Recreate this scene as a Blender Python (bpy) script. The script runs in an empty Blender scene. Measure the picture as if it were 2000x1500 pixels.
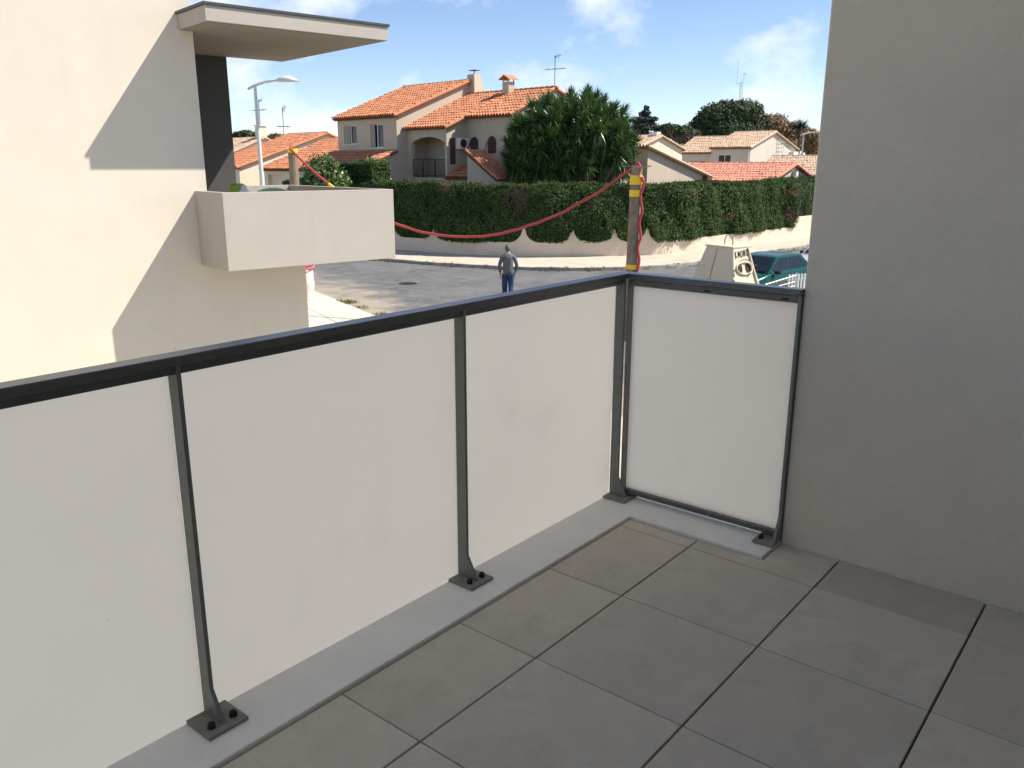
import bpy, bmesh, math, random
import numpy as np
from mathutils import Vector, Matrix
random.seed(7); rng = np.random.default_rng(11)
R = math.radians
scn = bpy.context.scene
col = scn.collection

# ------------------------------------------------------------------ camera
cam_d = bpy.data.cameras.new('camera'); cam = bpy.data.objects.new('camera', cam_d); col.objects.link(cam)
YAW, PITCH, ROLL, CH, FPX = R(39.334), R(14.858), R(0.1155), 1.4622, 1617.5
fw = Vector((-math.sin(YAW)*math.cos(PITCH), math.cos(YAW)*math.cos(PITCH), -math.sin(PITCH)))
rt = Vector((math.cos(YAW), math.sin(YAW), 0)); up = rt.cross(fw)
rt, up = rt*math.cos(ROLL)+up*math.sin(ROLL), up*math.cos(ROLL)-rt*math.sin(ROLL)
cam.matrix_world = Matrix(((rt.x, up.x, -fw.x, 0), (rt.y, up.y, -fw.y, 0), (rt.z, up.z, -fw.z, CH), (0, 0, 0, 1)))
cam_d.sensor_width = 36; cam_d.lens = 36*FPX/2000; cam_d.clip_start = 0.05; cam_d.clip_end = 4000
scn.camera = cam
scn.render.resolution_x, scn.render.resolution_y = 1024, 768

# ------------------------------------------------------------------ sky and sun
SUN_EL, SUN_AZ = R(48.2), R(43.5)          # azimuth counter-clockwise from +X
world = bpy.data.worlds.new('World'); scn.world = world; world.use_nodes = True
wn, wl = world.node_tree.nodes, world.node_tree.links
wn.clear()
wo = wn.new('ShaderNodeOutputWorld'); bg = wn.new('ShaderNodeBackground'); bg.inputs['Strength'].default_value = 0.088
sky = wn.new('ShaderNodeTexSky'); sky.sky_type = 'NISHITA'; sky.sun_disc = False
sky.sun_elevation = SUN_EL; sky.sun_rotation = math.pi/2-SUN_AZ
sky.air_density = 1.0; sky.dust_density = 0.0; sky.ozone_density = 2.0; sky.altitude = 1800
tc = wn.new('ShaderNodeTexCoord'); mp = wn.new('ShaderNodeMapping'); mp.inputs['Scale'].default_value = (1, 1, 1.5)
mp.inputs['Location'].default_value = (1.3, 7.7, 0.9)
nz = wn.new('ShaderNodeTexNoise'); nz.inputs['Scale'].default_value = 7.5; nz.inputs['Detail'].default_value = 7; nz.inputs['Roughness'].default_value = 0.56
nz.inputs['Distortion'].default_value = 0.0
rp = wn.new('ShaderNodeValToRGB'); rp.color_ramp.elements[0].position = 0.49; rp.color_ramp.elements[1].position = 0.70
rp.color_ramp.elements[1].color = (0.85, 0.85, 0.85, 1)
mx = wn.new('ShaderNodeMix'); mx.data_type = 'RGBA'; mx.inputs[7].default_value = (6.6, 6.9, 7.5, 1)
wl.new(tc.outputs['Generated'], mp.inputs['Vector']); wl.new(mp.outputs[0], nz.inputs['Vector'])
wl.new(nz.outputs['Fac'], rp.inputs['Fac']); wl.new(rp.outputs['Color'], mx.inputs[0])
tn = wn.new('ShaderNodeVectorMath'); tn.operation = 'MULTIPLY'; tn.inputs[1].default_value = (.99, .96, 1.0)
wl.new(sky.outputs[0], tn.inputs[0]); wl.new(tn.outputs[0], mx.inputs[6]); wl.new(mx.outputs[2], bg.inputs['Color']); wl.new(bg.outputs[0], wo.inputs[0])
sun_d = bpy.data.lights.new('sun', 'SUN'); sun_d.energy = 4.1; sun_d.angle = R(0.53); sun_d.color = (1, 0.93, 0.82)
sun = bpy.data.objects.new('sun', sun_d); col.objects.link(sun)
SUN = Vector((math.cos(SUN_EL)*math.cos(SUN_AZ), math.cos(SUN_EL)*math.sin(SUN_AZ), math.sin(SUN_EL)))
sun.rotation_euler = SUN.to_track_quat('Z', 'Y').to_euler(); sun.location = (20, 20, 30)
vs = scn.view_settings; vs.view_transform = 'Standard'; vs.look = 'None'; vs.gamma = 1; vs.exposure = 0.92; vs.use_curve_mapping = False

ZG = -2.65      # street level; the balcony tiles are z = 0

def ray(px, py): return fw*FPX + rt*(px-1000) + up*(750-py)
CAM = Vector((0, 0, CH))
def dep(px, py, D): return CAM + ray(px, py)*(D/FPX)
def onz(px, py, z):
    d = ray(px, py); return CAM + d*((z-CH)/d.z)

# ------------------------------------------------------------------ materials
def mat(name, c, rough=0.85, var=0.12, scale=3.0, bump=0.0, bscale=60.0, metal=0.0, spec=0.35, stain=None, obj_rand=0.0, island=0.0, coords='Object', detail=6, speck=None, transl=0.0):
    m = bpy.data.materials.new(name); m.use_nodes = True
    n, l = m.node_tree.nodes, m.node_tree.links
    b = n['Principled BSDF']; b.inputs['Roughness'].default_value = rough; b.inputs['Metallic'].default_value = metal
    b.inputs['Specular IOR Level'].default_value = spec
    t = n.new('ShaderNodeTexCoord'); out = t.outputs[coords]
    ns = n.new('ShaderNodeTexNoise'); ns.inputs['Scale'].default_value = scale; ns.inputs['Detail'].default_value = detail; ns.inputs['Roughness'].default_value = 0.6
    l.new(out, ns.inputs['Vector'])
    mr = n.new('ShaderNodeMapRange'); mr.inputs[1].default_value = 0.3; mr.inputs[2].default_value = 0.7
    mr.inputs[3].default_value = 1-var; mr.inputs[4].default_value = 1+var
    l.new(ns.outputs['Fac'], mr.inputs[0]); fac = mr.outputs[0]
    def mul(a, bb):
        q = n.new('ShaderNodeMath'); q.operation = 'MULTIPLY'; l.new(a, q.inputs[0]); l.new(bb, q.inputs[1]); return q.outputs[0]
    if obj_rand or island:
        src = n.new('ShaderNodeObjectInfo').outputs['Random'] if obj_rand else n.new('ShaderNodeNewGeometry').outputs['Random Per Island']
        k = obj_rand or island
        r2 = n.new('ShaderNodeMapRange'); r2.inputs[3].default_value = 1-k; r2.inputs[4].default_value = 1+k
        l.new(src, r2.inputs[0]); fac = mul(fac, r2.outputs[0])
    vm = n.new('ShaderNodeVectorMath'); vm.operation = 'SCALE'; vm.inputs[0].default_value = c[:3]; l.new(fac, vm.inputs['Scale'])
    cur = vm.outputs[0]
    def blend(cur, scl, lo, hi, colr, amt=1.0, stretch=None):
        s = n.new('ShaderNodeTexNoise'); s.inputs['Scale'].default_value = scl; s.inputs['Detail'].default_value = 8; s.inputs['Roughness'].default_value = 0.65
        if stretch:
            mpp = n.new('ShaderNodeMapping'); mpp.inputs['Scale'].default_value = stretch; l.new(out, mpp.inputs['Vector']); l.new(mpp.outputs[0], s.inputs['Vector'])
        else: l.new(out, s.inputs['Vector'])
        q = n.new('ShaderNodeMapRange'); q.inputs[1].default_value = lo; q.inputs[2].default_value = hi; q.inputs[4].default_value = amt
        l.new(s.outputs['Fac'], q.inputs[0])
        x = n.new('ShaderNodeMix'); x.data_type = 'RGBA'; l.new(q.outputs[0], x.inputs[0]); l.new(cur, x.inputs[6]); x.inputs[7].default_value = (*colr, 1)
        return x.outputs[2]
    for st in (stain or []): cur = blend(cur, *st)
    if speck: cur = blend(cur, *speck)
    l.new(cur, b.inputs['Base Color'])
    if bump:
        bn = n.new('ShaderNodeTexNoise'); bn.inputs['Scale'].default_value = bscale; bn.inputs['Detail'].default_value = 5; l.new(out, bn.inputs['Vector'])
        bp = n.new('ShaderNodeBump'); bp.inputs['Strength'].default_value = bump; bp.inputs['Distance'].default_value = 0.01
        l.new(bn.outputs['Fac'], bp.inputs['Height']); l.new(bp.outputs[0], b.inputs['Normal'])
    if transl:
        tr = n.new('ShaderNodeBsdfTranslucent'); l.new(cur, tr.inputs['Color'])
        ms = n.new('ShaderNodeMixShader'); ms.inputs[0].default_value = transl
        o = n['Material Output']; l.new(b.outputs[0], ms.inputs[1]); l.new(tr.outputs[0], ms.inputs[2]); l.new(ms.outputs[0], o.inputs[0])
    return m

M = {}
M['tile'] = mat('concrete_tile', (.55, .50, .41), .9, .10, 3.5, .25, 220, stain=[(2.2, .5, .75, (.40, .36, .27), .6), (5.0, .54, .78, (.34, .315, .27), .5), (1.1, .52, .7, (.43, .40, .35), .5)], obj_rand=.09, speck=(150, .60, .74, (.24, .22, .18), .75), coords='Object')
M['joint'] = mat('joint_dark', (.05, .048, .045), .95)
M['kerb_paint'] = mat('grey_kerb_paint', (.75, .75, .71), .6, .06, 4, .12, 90, stain=[(6, .6, .8, (.62, .63, .60), .5)], speck=(60, .72, .78, (.2, .2, .2), .7))
M['own_wall'] = mat('own_render', (.66, .60, .50), .95, .05, 1.6, .55, 240, speck=(190, .52, .70, (.56, .51, .43), .55), stain=[(14, .5, .75, (.58, .525, .44), .4), (1.3, .5, .8, (.60, .545, .455), .45)])
M['ceiling'] = mat('ceiling_paint', (.75, .71, .64), .95, .04)
M['metal'] = mat('grey_lacquer', (.155, .162, .15), .42, .07, 8, .05, 300, spec=.5, stain=[(14, .58, .8, (.19, .195, .185), .5)])
M['rail_metal'] = mat('rail_lacquer', (.085, .088, .085), .27, .1, 10, .08, 260, spec=.6, stain=[(9, .55, .75, (.15, .15, .145), .5)])
M['plate'] = mat('plate_lacquer', (.20, .20, .175), .6, .12, 20, .1, 200)
M['bolt'] = mat('bolt_cap', (.012, .012, .012), .6)
M['panel'] = mat('opal_panel', (.975, .955, .905), .34, .012, 2, 0, 50, spec=.3, transl=.86, stain=[(2.5, .58, .85, (.84, .83, .79), .5), (11, .68, .8, (.78, .76, .70), .3)], speck=(24.0, .735, .765, (.22, .21, .19), .8))
M['cream'] = mat('cream_render', (.645, .59, .495), .95, .03, 1.2, .4, 110, stain=[(1.4, .5, .8, (.60, .545, .455), .4), (2.0, .56, .8, (.585, .53, .44), .4, (3, 3, .12))])
M['offwhite'] = mat('off_white_render', (.42, .39, .345), .95, .03, 1.5, .35, 120, stain=[(2.2, .5, .8, (.37, .343, .30), .45), (2.5, .56, .8, (.355, .33, .29), .45, (3, 3, .15))])
M['shade_soffit'] = mat('soffit_shade_tone', (.24, .215, .18), .95, .05, 2)  # shade under the canopy is put into this darker colour
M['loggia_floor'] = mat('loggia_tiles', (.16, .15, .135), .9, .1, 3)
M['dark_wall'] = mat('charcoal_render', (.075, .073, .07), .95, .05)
M['flashing'] = mat('dark_flashing', (.05, .055, .06), .5, .1, 10)
M['asphalt'] = mat('asphalt', (.115, .116, .118), .95, .22, 1.3, .5, 40, stain=[(.45, .47, .75, (.22, .21, .19), .5, (1, 1, 1)), (2.6, .50, .72, (.19, .185, .175), .6), (.9, .60, .70, (.085, .085, .087), .35)], speck=(26, .62, .74, (.30, .29, .27), .5))
M['dust'] = mat('dusty_ground', (.50, .455, .375), .98, .2, 1.5, .5, 30, stain=[(1.2, .52, .75, (.38, .35, .30), .6)])
M['soil'] = mat('dry_soil', (.22, .19, .12), .98, .25, .6, .4, 20, stain=[(.5, .5, .7, (.10, .12, .05), .7)])
M['pavement'] = mat('pavement', (.50, .45, .36), .95, .12, 1.4, .3, 50, stain=[(1.1, .5, .75, (.38, .34, .27), .7)])
M['slab'] = mat('pale_slab', (.56, .51, .43), .95, .06, 2.5, .25, 60, stain=[(1.7, .55, .8, (.46, .39, .31), .6)], obj_rand=.06)
M['kerb'] = mat('kerb_stone', (.33, .31, .27), .95, .2, 4, .4, 60, stain=[(3, .5, .7, (.16, .16, .11), .7)], obj_rand=.12)
M['pink_wall'] = mat('pink_render', (.66, .55, .44), .95, .07, 1.0, .4, 60, stain=[(2.5, .55, .8, (.55, .42, .33), .5), (.8, .6, .8, (.5, .42, .35), .4)])
M['house'] = mat('house_render', (.52, .44, .34), .95, .07, .8, .3, 40, stain=[(.9, .5, .75, (.46, .41, .33), .55), (3, .6, .8, (.40, .37, .31), .35, (1, 1, .35))])
M['house_cream'] = mat('house_cream_render', (.74, .64, .50), .95, .05, .8, .3, 40, stain=[(.9, .5, .8, (.62, .54, .42), .4)])
M['house_pale'] = mat('house_pale_render', (.62, .56, .49), .95, .05, .8)
M['roof'] = mat('terracotta_roof', (.50, .205, .105), .85, .16, 1.5, .1, 40, island=.17, stain=[(1.6, .58, .8, (.42, .20, .11), .4)])
M['roof_dark'] = mat('terracotta_underlay', (.17, .06, .03), .9, .2, 2)
M['roof_pink'] = mat('pink_tile_roof', (.58, .25, .17), .85, .14, 1.5, island=.15, stain=[(2, .58, .8, (.38, .2, .15), .4)])
M['roof_pale'] = mat('pale_tile_roof', (.54, .385, .275), .85, .12, 1.5, island=.14)
M['roof_pale_dark'] = mat('pale_tile_underlay', (.25, .16, .095), .9, .2, 2)
M['glass'] = mat('window_glass', (.012, .015, .018), .05, .02, spec=.35)
M['white'] = mat('white_frame', (.72, .72, .70), .5, .03)
M['shutter'] = mat('grey_shutter', (.30, .275, .24), .7, .06)
M['iron'] = mat('wrought_iron', (.02, .02, .022), .5)
M['dark_void'] = mat('dark_opening', (.045, .035, .03), .9)
M['brown_door'] = mat('brown_door', (.10, .05, .035), .7)
M['ac'] = mat('white_casing', (.70, .69, .65), .5, .04)
M['wood'] = mat('weathered_post', (.25, .20, .15), .9, .25, 3, .6, 25, stain=[(9, .45, .7, (.11, .085, .065), .8, (6, 6, .5))])
M['yellow'] = mat('yellow_tape', (.80, .58, .03), .45, .08, 12, .3, 40)
M['red'] = mat('red_conduit', (.42, .055, .06), .45, .12, 5, .2, 60)
M['pinkred'] = mat('pink_hose', (.72, .12, .14), .5, .05)
M['sack'] = mat('white_drum', (.62, .59, .52), .7, .05, 4)
M['lamp'] = mat('lamp_grey', (.56, .58, .58), .45, .03, spec=.5)
M['bin'] = mat('cream_plastic', (.66, .58, .42), .55, .05, 3, .1, 40, stain=[(3, .58, .8, (.50, .42, .31), .5)])
M['ink'] = mat('black_marker', (.015, .015, .015), .6)
M['green_car'] = mat('green_car_paint', (.002, .05, .04), .2, .04, spec=.4)
M['white_car'] = mat('silver_white_paint', (.55, .58, .62), .25, .03, spec=.6)
M['rubber'] = mat('black_rubber', (.015, .015, .015), .8)
M['chrome'] = mat('wheel_grey', (.4, .4, .41), .35, .03, metal=.7)
M['galv'] = mat('galvanised', (.62, .62, .58), .45, .06, metal=.2)
M['plastic_green'] = mat('green_plastic', (.13, .21, .16), .5, .05)
M['bright_green'] = mat('bright_green_card', (.22, .38, .05), .6)
M['bark'] = mat('bark', (.11, .08, .055), .95, .25, 4, .5, 30)
M['skin'] = mat('skin', (.42, .25, .18), .6, .05)
M['shirt'] = mat('grey_shirt', (.135, .14, .155), .9, .14, 9, .5, 14)
M['jeans'] = mat('blue_jeans', (.028, .06, .135), .9, .3, 9, .4, 20)
M['hair'] = mat('grey_hair', (.13, .12, .11), .9, .35, 60)
M['shoe'] = mat('dark_shoe', (.03, .025, .02), .6)
M['hedge'] = mat('hedge_leaf', (.055, .092, .028), .75, .3, 1.2, island=.55, spec=.15, transl=.12, stain=[(.55, .60, .72, (.13, .085, .05), .55)])
M['hedge_dry'] = mat('dry_hedge_leaf', (.13, .085, .055), .85, .2, 2, island=.4)
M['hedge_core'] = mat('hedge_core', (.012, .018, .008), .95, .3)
M['laurel'] = mat('laurel_leaf', (.085, .15, .035), .4, .2, 2, island=.45, spec=.5, transl=.15)
M['topiary'] = mat('topiary_leaf', (.13, .15, .03), .6, .2, 2, island=.35, transl=.1)
M['yucca'] = mat('yucca_leaf', (.075, .14, .038), .32, .2, 1.5, island=.45, spec=.5, transl=.12)
M['yucca_dry'] = mat('yucca_dry_leaf', (.19, .145, .075), .9, .2, 2, island=.45)
M['pine'] = mat('pine_needles', (.050, .072, .030), .8, .25, .5, island=.45, transl=.08)
M['cedar'] = mat('cedar_needles', (.040, .055, .045), .8, .2, .5, island=.4)
M['brown_leaf'] = mat('brown_dry_leaf', (.27, .185, .10), .9, .2, .5, island=.4, transl=.1)
M['twig'] = mat('bare_twig', (.10, .075, .06), .9, .2, 1)
M['weed'] = mat('weed_leaf', (.16, .16, .055), .8, .25, 3, island=.5)
M['hills'] = mat('far_trees', (.06, .075, .045), .95, .3, .15, island=.3)

# ------------------------------------------------------------------ mesh helpers
class MB:
    def __init__(s): s.v = []; s.f = []
    def add(s, vs_, fs): o = len(s.v); s.v += [tuple(v) for v in vs_]; s.f += [tuple(i+o for i in f) for f in fs]; return s
    def box(s, x0, x1, y0, y1, z0, z1):
        return s.add([(x0,y0,z0),(x1,y0,z0),(x1,y1,z0),(x0,y1,z0),(x0,y0,z1),(x1,y0,z1),(x1,y1,z1),(x0,y1,z1)],
                     [(0,3,2,1),(4,5,6,7),(0,1,5,4),(1,2,6,5),(2,3,7,6),(3,0,4,7)])
    def prism(s, poly, axis, a, b):
        """poly of 2-D points; axis 'x': (y,z) ; 'y': (x,z) ; 'z': (x,y)"""
        n = len(poly)
        def P(q, t): return {'x': (t, q[0], q[1]), 'y': (q[0], t, q[1]), 'z': (q[0], q[1], t)}[axis]
        area = sum(poly[i][0]*poly[(i+1) % n][1]-poly[(i+1) % n][0]*poly[i][1] for i in range(n))
        vs_ = [P(q, a) for q in poly]+[P(q, b) for q in poly]
        fs = [tuple(range(n-1, -1, -1)), tuple(range(n, 2*n))]+[(i, (i+1) % n, n+(i+1) % n, n+i) for i in range(n)]
        flip = (area < 0) != (b < a)
        if axis == 'y': flip = not flip
        if flip: fs = [tuple(reversed(f)) for f in fs]
        return s.add(vs_, fs)
    def tube(s, pts, r, n=8, cap=True):
        pts = [Vector(q) for q in pts]; rs = r if isinstance(r, (list, tuple)) else [r]*len(pts)
        vs_ = []; ref = None
        for i, q in enumerate(pts):
            d = (pts[min(i+1, len(pts)-1)]-pts[max(i-1, 0)]).normalized()
            if ref is None: ref = Vector((0, 0, 1)) if abs(d.z) < .9 else Vector((1, 0, 0))
            a = d.cross(ref).normalized(); b = a.cross(d).normalized(); ref = b
            for k in range(n):
                t = 2*math.pi*k/n; vs_.append(q+(a*math.cos(t)+b*math.sin(t))*rs[i])
        fs = []
        for i in range(len(pts)-1):
            for k in range(n): fs.append((i*n+k, i*n+(k+1) % n, (i+1)*n+(k+1) % n, (i+1)*n+k))
        if cap: fs += [tuple(range(n-1, -1, -1)), tuple(range((len(pts)-1)*n, len(pts)*n))]
        fs = [tuple(reversed(f)) for f in fs]
        return s.add(vs_, fs)
    def lathe(s, prof, n=16, c=(0, 0)):
        vs_ = []; fs = []
        for r_, z in prof:
            for k in range(n): t = 2*math.pi*k/n; vs_.append((c[0]+r_*math.cos(t), c[1]+r_*math.sin(t), z))
        for i in range(len(prof)-1):
            for k in range(n): fs.append((i*n+k, i*n+(k+1) % n, (i+1)*n+(k+1) % n, (i+1)*n+k))
        fs += [tuple(range(n-1, -1, -1)), tuple(range((len(prof)-1)*n, len(prof)*n))]
        return s.add(vs_, fs)
    def grid(s, rows):
        n = len(rows[0]); vs_ = [p for r_ in rows for p in r_]
        return s.add(vs_, [(i*n+k, i*n+k+1, (i+1)*n+k+1, (i+1)*n+k) for i in range(len(rows)-1) for k in range(n-1)])
    def build(s, name, m, parent=None, smooth=False, bevel=0, kind=None, loc=None, rot=None, segs=2):
        me = bpy.data.meshes.new(name); me.from_pydata(s.v, [], s.f); me.update()
        return finish(me, name, m, parent, smooth, bevel, kind, loc, rot, segs)

def finish(me, name, m, parent=None, smooth=False, bevel=0, kind=None, loc=None, rot=None, segs=2):
    me.materials.append(M[m] if isinstance(m, str) else m)
    if smooth: me.polygons.foreach_set('use_smooth', [True]*len(me.polygons))
    o = bpy.data.objects.new(name, me); col.objects.link(o)
    if parent: o.parent = parent
    if loc is not None: o.location = loc
    if rot is not None: o.rotation_euler = rot
    if bevel:
        b = o.modifiers.new('bevel', 'BEVEL'); b.width = bevel; b.segments = segs; b.limit_method = 'ANGLE'; b.angle_limit = R(35)
    if kind: o['kind'] = kind
    return o
def tag(o, label, cat, group=None):
    o['label'] = label; o['category'] = cat
    if group: o['group'] = group
    return o
def thing(name, label, cat, loc=(0, 0, 0), rz=0, group=None):
    o = bpy.data.objects.new(name, None); col.objects.link(o); o.location = loc; o.rotation_euler = (0, 0, rz); o.empty_display_size = .2
    return tag(o, label, cat, group)
def struct(o): o['kind'] = 'structure'; return o
def mesh_np(name, V, F, m, parent=None, kind=None, smooth=False, loc=None):
    """V (n,3), F (m,k) numpy arrays, k = 3 or 4"""
    me = bpy.data.meshes.new(name); k = F.shape[1]
    me.vertices.add(len(V)); me.vertices.foreach_set('co', np.ascontiguousarray(V, dtype=np.float32).ravel())
    me.loops.add(F.size); me.loops.foreach_set('vertex_index', np.ascontiguousarray(F, dtype=np.int32).ravel())
    me.polygons.add(len(F)); me.polygons.foreach_set('loop_start', np.arange(0, F.size, k, dtype=np.int32))
    me.polygons.foreach_set('loop_total', np.full(len(F), k, dtype=np.int32))
    me.update(calc_edges=True); me.validate()
    return finish(me, name, m, parent, smooth, 0, kind, loc)
def unit(a): return a/np.maximum(np.linalg.norm(a, axis=-1, keepdims=True), 1e-9)
def leaf_quads(C, N, size, aspect=.55):
    """little diamond leaves at centres C with normals about N"""
    n = len(C); N = unit(N+rng.normal(0, .55, (n, 3))); T = unit(np.cross(N, rng.normal(0, 1, (n, 3)))); B = np.cross(N, T)
    s = (size*rng.uniform(.6, 1.4, n))[:, None]
    V = np.stack([C-T*s, C+B*s*aspect, C+T*s, C-B*s*aspect], 1).reshape(-1, 3)
    F = np.arange(n*4).reshape(n, 4); return V, F

# ================================================================== OUR BALCONY
# ---- floor with its concrete tiles
fl = MB().box(-1.886, 1.3, -3.5, 3.02, -.36, -.035).build('balcony_floor', 'joint', kind='structure')
X0, Y0, W, WY = -1.8627, 2.7652, .5, .4929
xs = [-1.678, X0+W, X0+2*W, X0+3*W, X0+4*W, X0+5*W, X0+6*W]
ys = [Y0-WY*j for j in range(0, 8)]
shared = {}
def tile(x0, x1, y0, y1):
    gx, gy = .0035, .002
    if x0 == xs[0]: a = x0
    else: a = x0+gx
    b = x1-gx; w, d = b-a, (y1-y0)-2*gy
    key = (round(w, 3), round(d, 3))
    if key not in shared:
        shared[key] = MB().box(-w/2, w/2, -d/2, d/2, -.034, 0).build('tile', 'tile', fl, bevel=.0022); o = shared[key]
    else:
        o = shared[key].copy(); col.objects.link(o); o.parent = fl
    o.location = ((a+b)/2, (y0+y1)/2, random.uniform(-.0012, .0004)); o.rotation_euler = (random.uniform(-.0006, .0006), random.uniform(-.0006, .0006), 0)
for i in range(len(xs)-1):
    for j in range(len(ys)-1): tile(xs[i], xs[i+1], ys[j+1], ys[j])
tile(xs[0], xs[1], Y0, 2.845)
# the tile cut round the end of the kerb, then the cut row along the wall
MB().prism([(xs[1]+.0035, Y0+.002), (xs[2]-.0035, Y0+.002), (xs[2]-.0035, 3.026), (-1.090, 3.026), (-1.090, 2.845), (xs[1]+.0035, 2.845)], 'z', -.034, 0).build('tile', 'tile', fl, bevel=.0022)
for i in range(2, len(xs)-1): tile(xs[i], xs[i+1], Y0, 3.028)
# ---- painted concrete upstand under the railing
struct(MB().prism([(-1.887, -3.5), (-1.6855, -3.5), (-1.6855, 2.853), (-1.0965, 2.853), (-1.0965, 3.0585), (-1.887, 3.0585)], 'z', -.30, .011).build('balcony_kerb', 'kerb_paint', bevel=.003))

# ---- railing
rail = thing('balcony_railing', 'charcoal metal balcony railing with white opal panels and bolted feet', 'railing', (-1.86, 1.0, 0))
ro = Vector(rail.location)
class RB(MB):
    def build(s, name, m, parent=None, **k):
        s.v = [(v[0]-ro.x, v[1]-ro.y, v[2]-ro.z) for v in s.v]; return MB.build(s, name, m, parent, **k)
def rz_(x): return x
XI, XO, ZT = -1.830, -1.888, 1.020
YI, YO = 3.002, 3.058
t1 = RB().prism([(XO, -3.2), (XI, -3.2), (XI, YI), (-1.0935, YI), (-1.0935, YO), (XO, YO)], 'z', ZT-.024, ZT)
top = t1.build('top_rail', 'rail_metal', rail, bevel=.003)
# glazing channel under the hand rail
RB().box(-1.886, -1.848, -3.2, 2.985, ZT-.048, ZT-.0245).build('under_rail', 'rail_metal', rail, bevel=.002)
u2 = RB().box(-1.824, -1.107, 3.012, 3.056, ZT-.052, ZT-.0245).build('under_rail', 'rail_metal', rail, bevel=.002)
for xx in (-1.47, -1.155): RB().box(xx-.012, xx+.012, 3.0095, 3.014, ZT-.044, ZT-.037).build('clip', 'bolt', u2)
RB().box(-1.824, -1.107, 3.020, 3.056, .028, .050).build('bottom_rail', 'rail_metal', rail, bevel=.002)
def bolt(x, y, par):
    RB().lathe([(.0105, .0215), (.0105, .030), (.0085, .0355), (.004, .039), (.001, .0395)], 14, (x, y)).build('bolt_cap', 'bolt', par, smooth=True)
POSTS = [-1.02, -.02, .985, 2.0, 3.005]
for y in POSTS:
    t = .006
    prof = [(-1.8855, .0215), (-1.8855, ZT-.0242), (-1.8425, ZT-.0242), (-1.8425, .105), (-1.796, .0215)]
    po = RB().prism(prof, 'y', y-t, y+t).build('post', 'metal', rail, bevel=.0012)
    RB().box(-1.886, -1.772, y-.0585, y+.0585, .0112, .0213).build('base_plate', 'plate', po, bevel=.0015)
    if y < 2.9: bolt(-1.806, y-.031, po); bolt(-1.806, y+.034, po)
    else: bolt(-1.812, y-.004+.012, po)
# posts of the short side: one at the corner, one by the wall
pc = RB().prism([(3.056, .0215), (3.056, ZT-.0242), (3.012, ZT-.0242), (3.012, .03), (3.012, .0215)], 'x', -1.8365, -1.8245).build('post', 'metal', rail, bevel=.0012)
pw = RB().prism([(3.056, .0215), (3.056, ZT-.0242), (3.012, ZT-.0242), (3.012, .115), (2.962, .0215)], 'x', -1.1065, -1.0940).build('post', 'metal', rail, bevel=.0012)
RB().box(-1.178, -1.0935, 2.942, 3.0575, .0112, .0213).build('base_plate', 'plate', pw, bevel=.0015)
bolt(-1.158, 2.985, pw)
pe = [-3.2]+POSTS
for a, b in zip(pe[:-1], pe[1:]):
    RB().box(-1.8985, -1.8885, a+.004, b-.004, -.17, ZT-.030).build('opal_panel', 'panel', rail, bevel=.001)
RB().box(-1.824, -1.107, 3.040, 3.050, .046, ZT-.030).build('opal_panel', 'panel', rail, bevel=.001)

# ---- the building the balcony belongs to
own = thing('apartment_building', 'grey rendered apartment building whose shaded wall closes the tiled balcony', 'building', (0, 3, ZG))
def ob(mb, name, m, **k):
    mb.v = [(v[0], v[1]-3, v[2]-ZG) for v in mb.v]; return mb.build(name, m, own, **k)
ob(MB().box(-1.0925, 4.0, 3.0305, 5.6, ZG, 3.82), 'side_wall', 'own_wall', bevel=.006)
ob(MB().box(1.302, 4.0, -8, 3.030, ZG, 3.82), 'rear_wall', 'own_wall')
ob(MB().box(-.34, 1.3015, -8, 3.030, 2.98, 3.815), 'ceiling', 'ceiling')
ob(MB().box(-1.884, 1.301, -8, 3.02, ZG, -.37), 'lower_wall', 'own_wall')

# ================================================================== NEIGHBOUR BUILDING
F0 = (-12.753, 7.414, ZG)
nb = thing('apartment_building', 'cream apartment building with cantilevered flat canopy over its solid balcony', 'building', F0, R(-10))
def z_(z): return z-ZG
MB().prism([(-9, 0), (1.87, 0), (1.87, z_(-.06)), (.2, z_(-.06)), (.2, z_(5.6)), (-9, z_(5.6))], 'x', -7, 0).build('wall', 'cream', nb)
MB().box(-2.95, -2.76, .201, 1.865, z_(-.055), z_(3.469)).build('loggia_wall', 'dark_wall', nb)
bp_ = MB().prism([(1.12, 0), (1.12, 3.08), (-2.80, 3.08), (-2.80, 1.88), (-2.68, 1.88), (-2.68, 2.96), (1.0, 2.96), (1.0, .12), (.002, .12), (.002, 0)], 'z', z_(-.17), z_(1.034)).build('balcony_parapet', 'offwhite', nb, bevel=.006)
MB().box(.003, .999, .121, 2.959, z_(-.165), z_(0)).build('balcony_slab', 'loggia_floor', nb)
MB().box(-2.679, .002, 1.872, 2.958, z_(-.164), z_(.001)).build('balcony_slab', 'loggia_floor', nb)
cp = MB().box(-2.82, 1.12, -.02, 3.08, z_(3.47), z_(3.685)).build('canopy', 'offwhite', nb, bevel=.005)
MB().box(-2.78, 1.08, .02, 3.04, z_(3.462), z_(3.4695)).build('shade_soffit', 'shade_soffit', cp)  # thin sheet added under the canopy to carry its painted shade
MB().box(-2.84, 1.145, -.045, 3.105, z_(3.686), z_(3.73)).build('flashing', 'flashing', cp, bevel=.004)
def nbw(x, y, z):      # neighbour local -> world
    a = R(-10); return (F0[0]+x*math.cos(a)-y*math.sin(a), F0[1]+x*math.sin(a)+y*math.cos(a), z)
MB().tube([(.93, 3.082, z_(.24)), (.93, 3.13, z_(.25)), (.93, 3.17, z_(.245))], [.075, .07, .03], 10).build('drain_spout', 'white', bp_, smooth=True)
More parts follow.
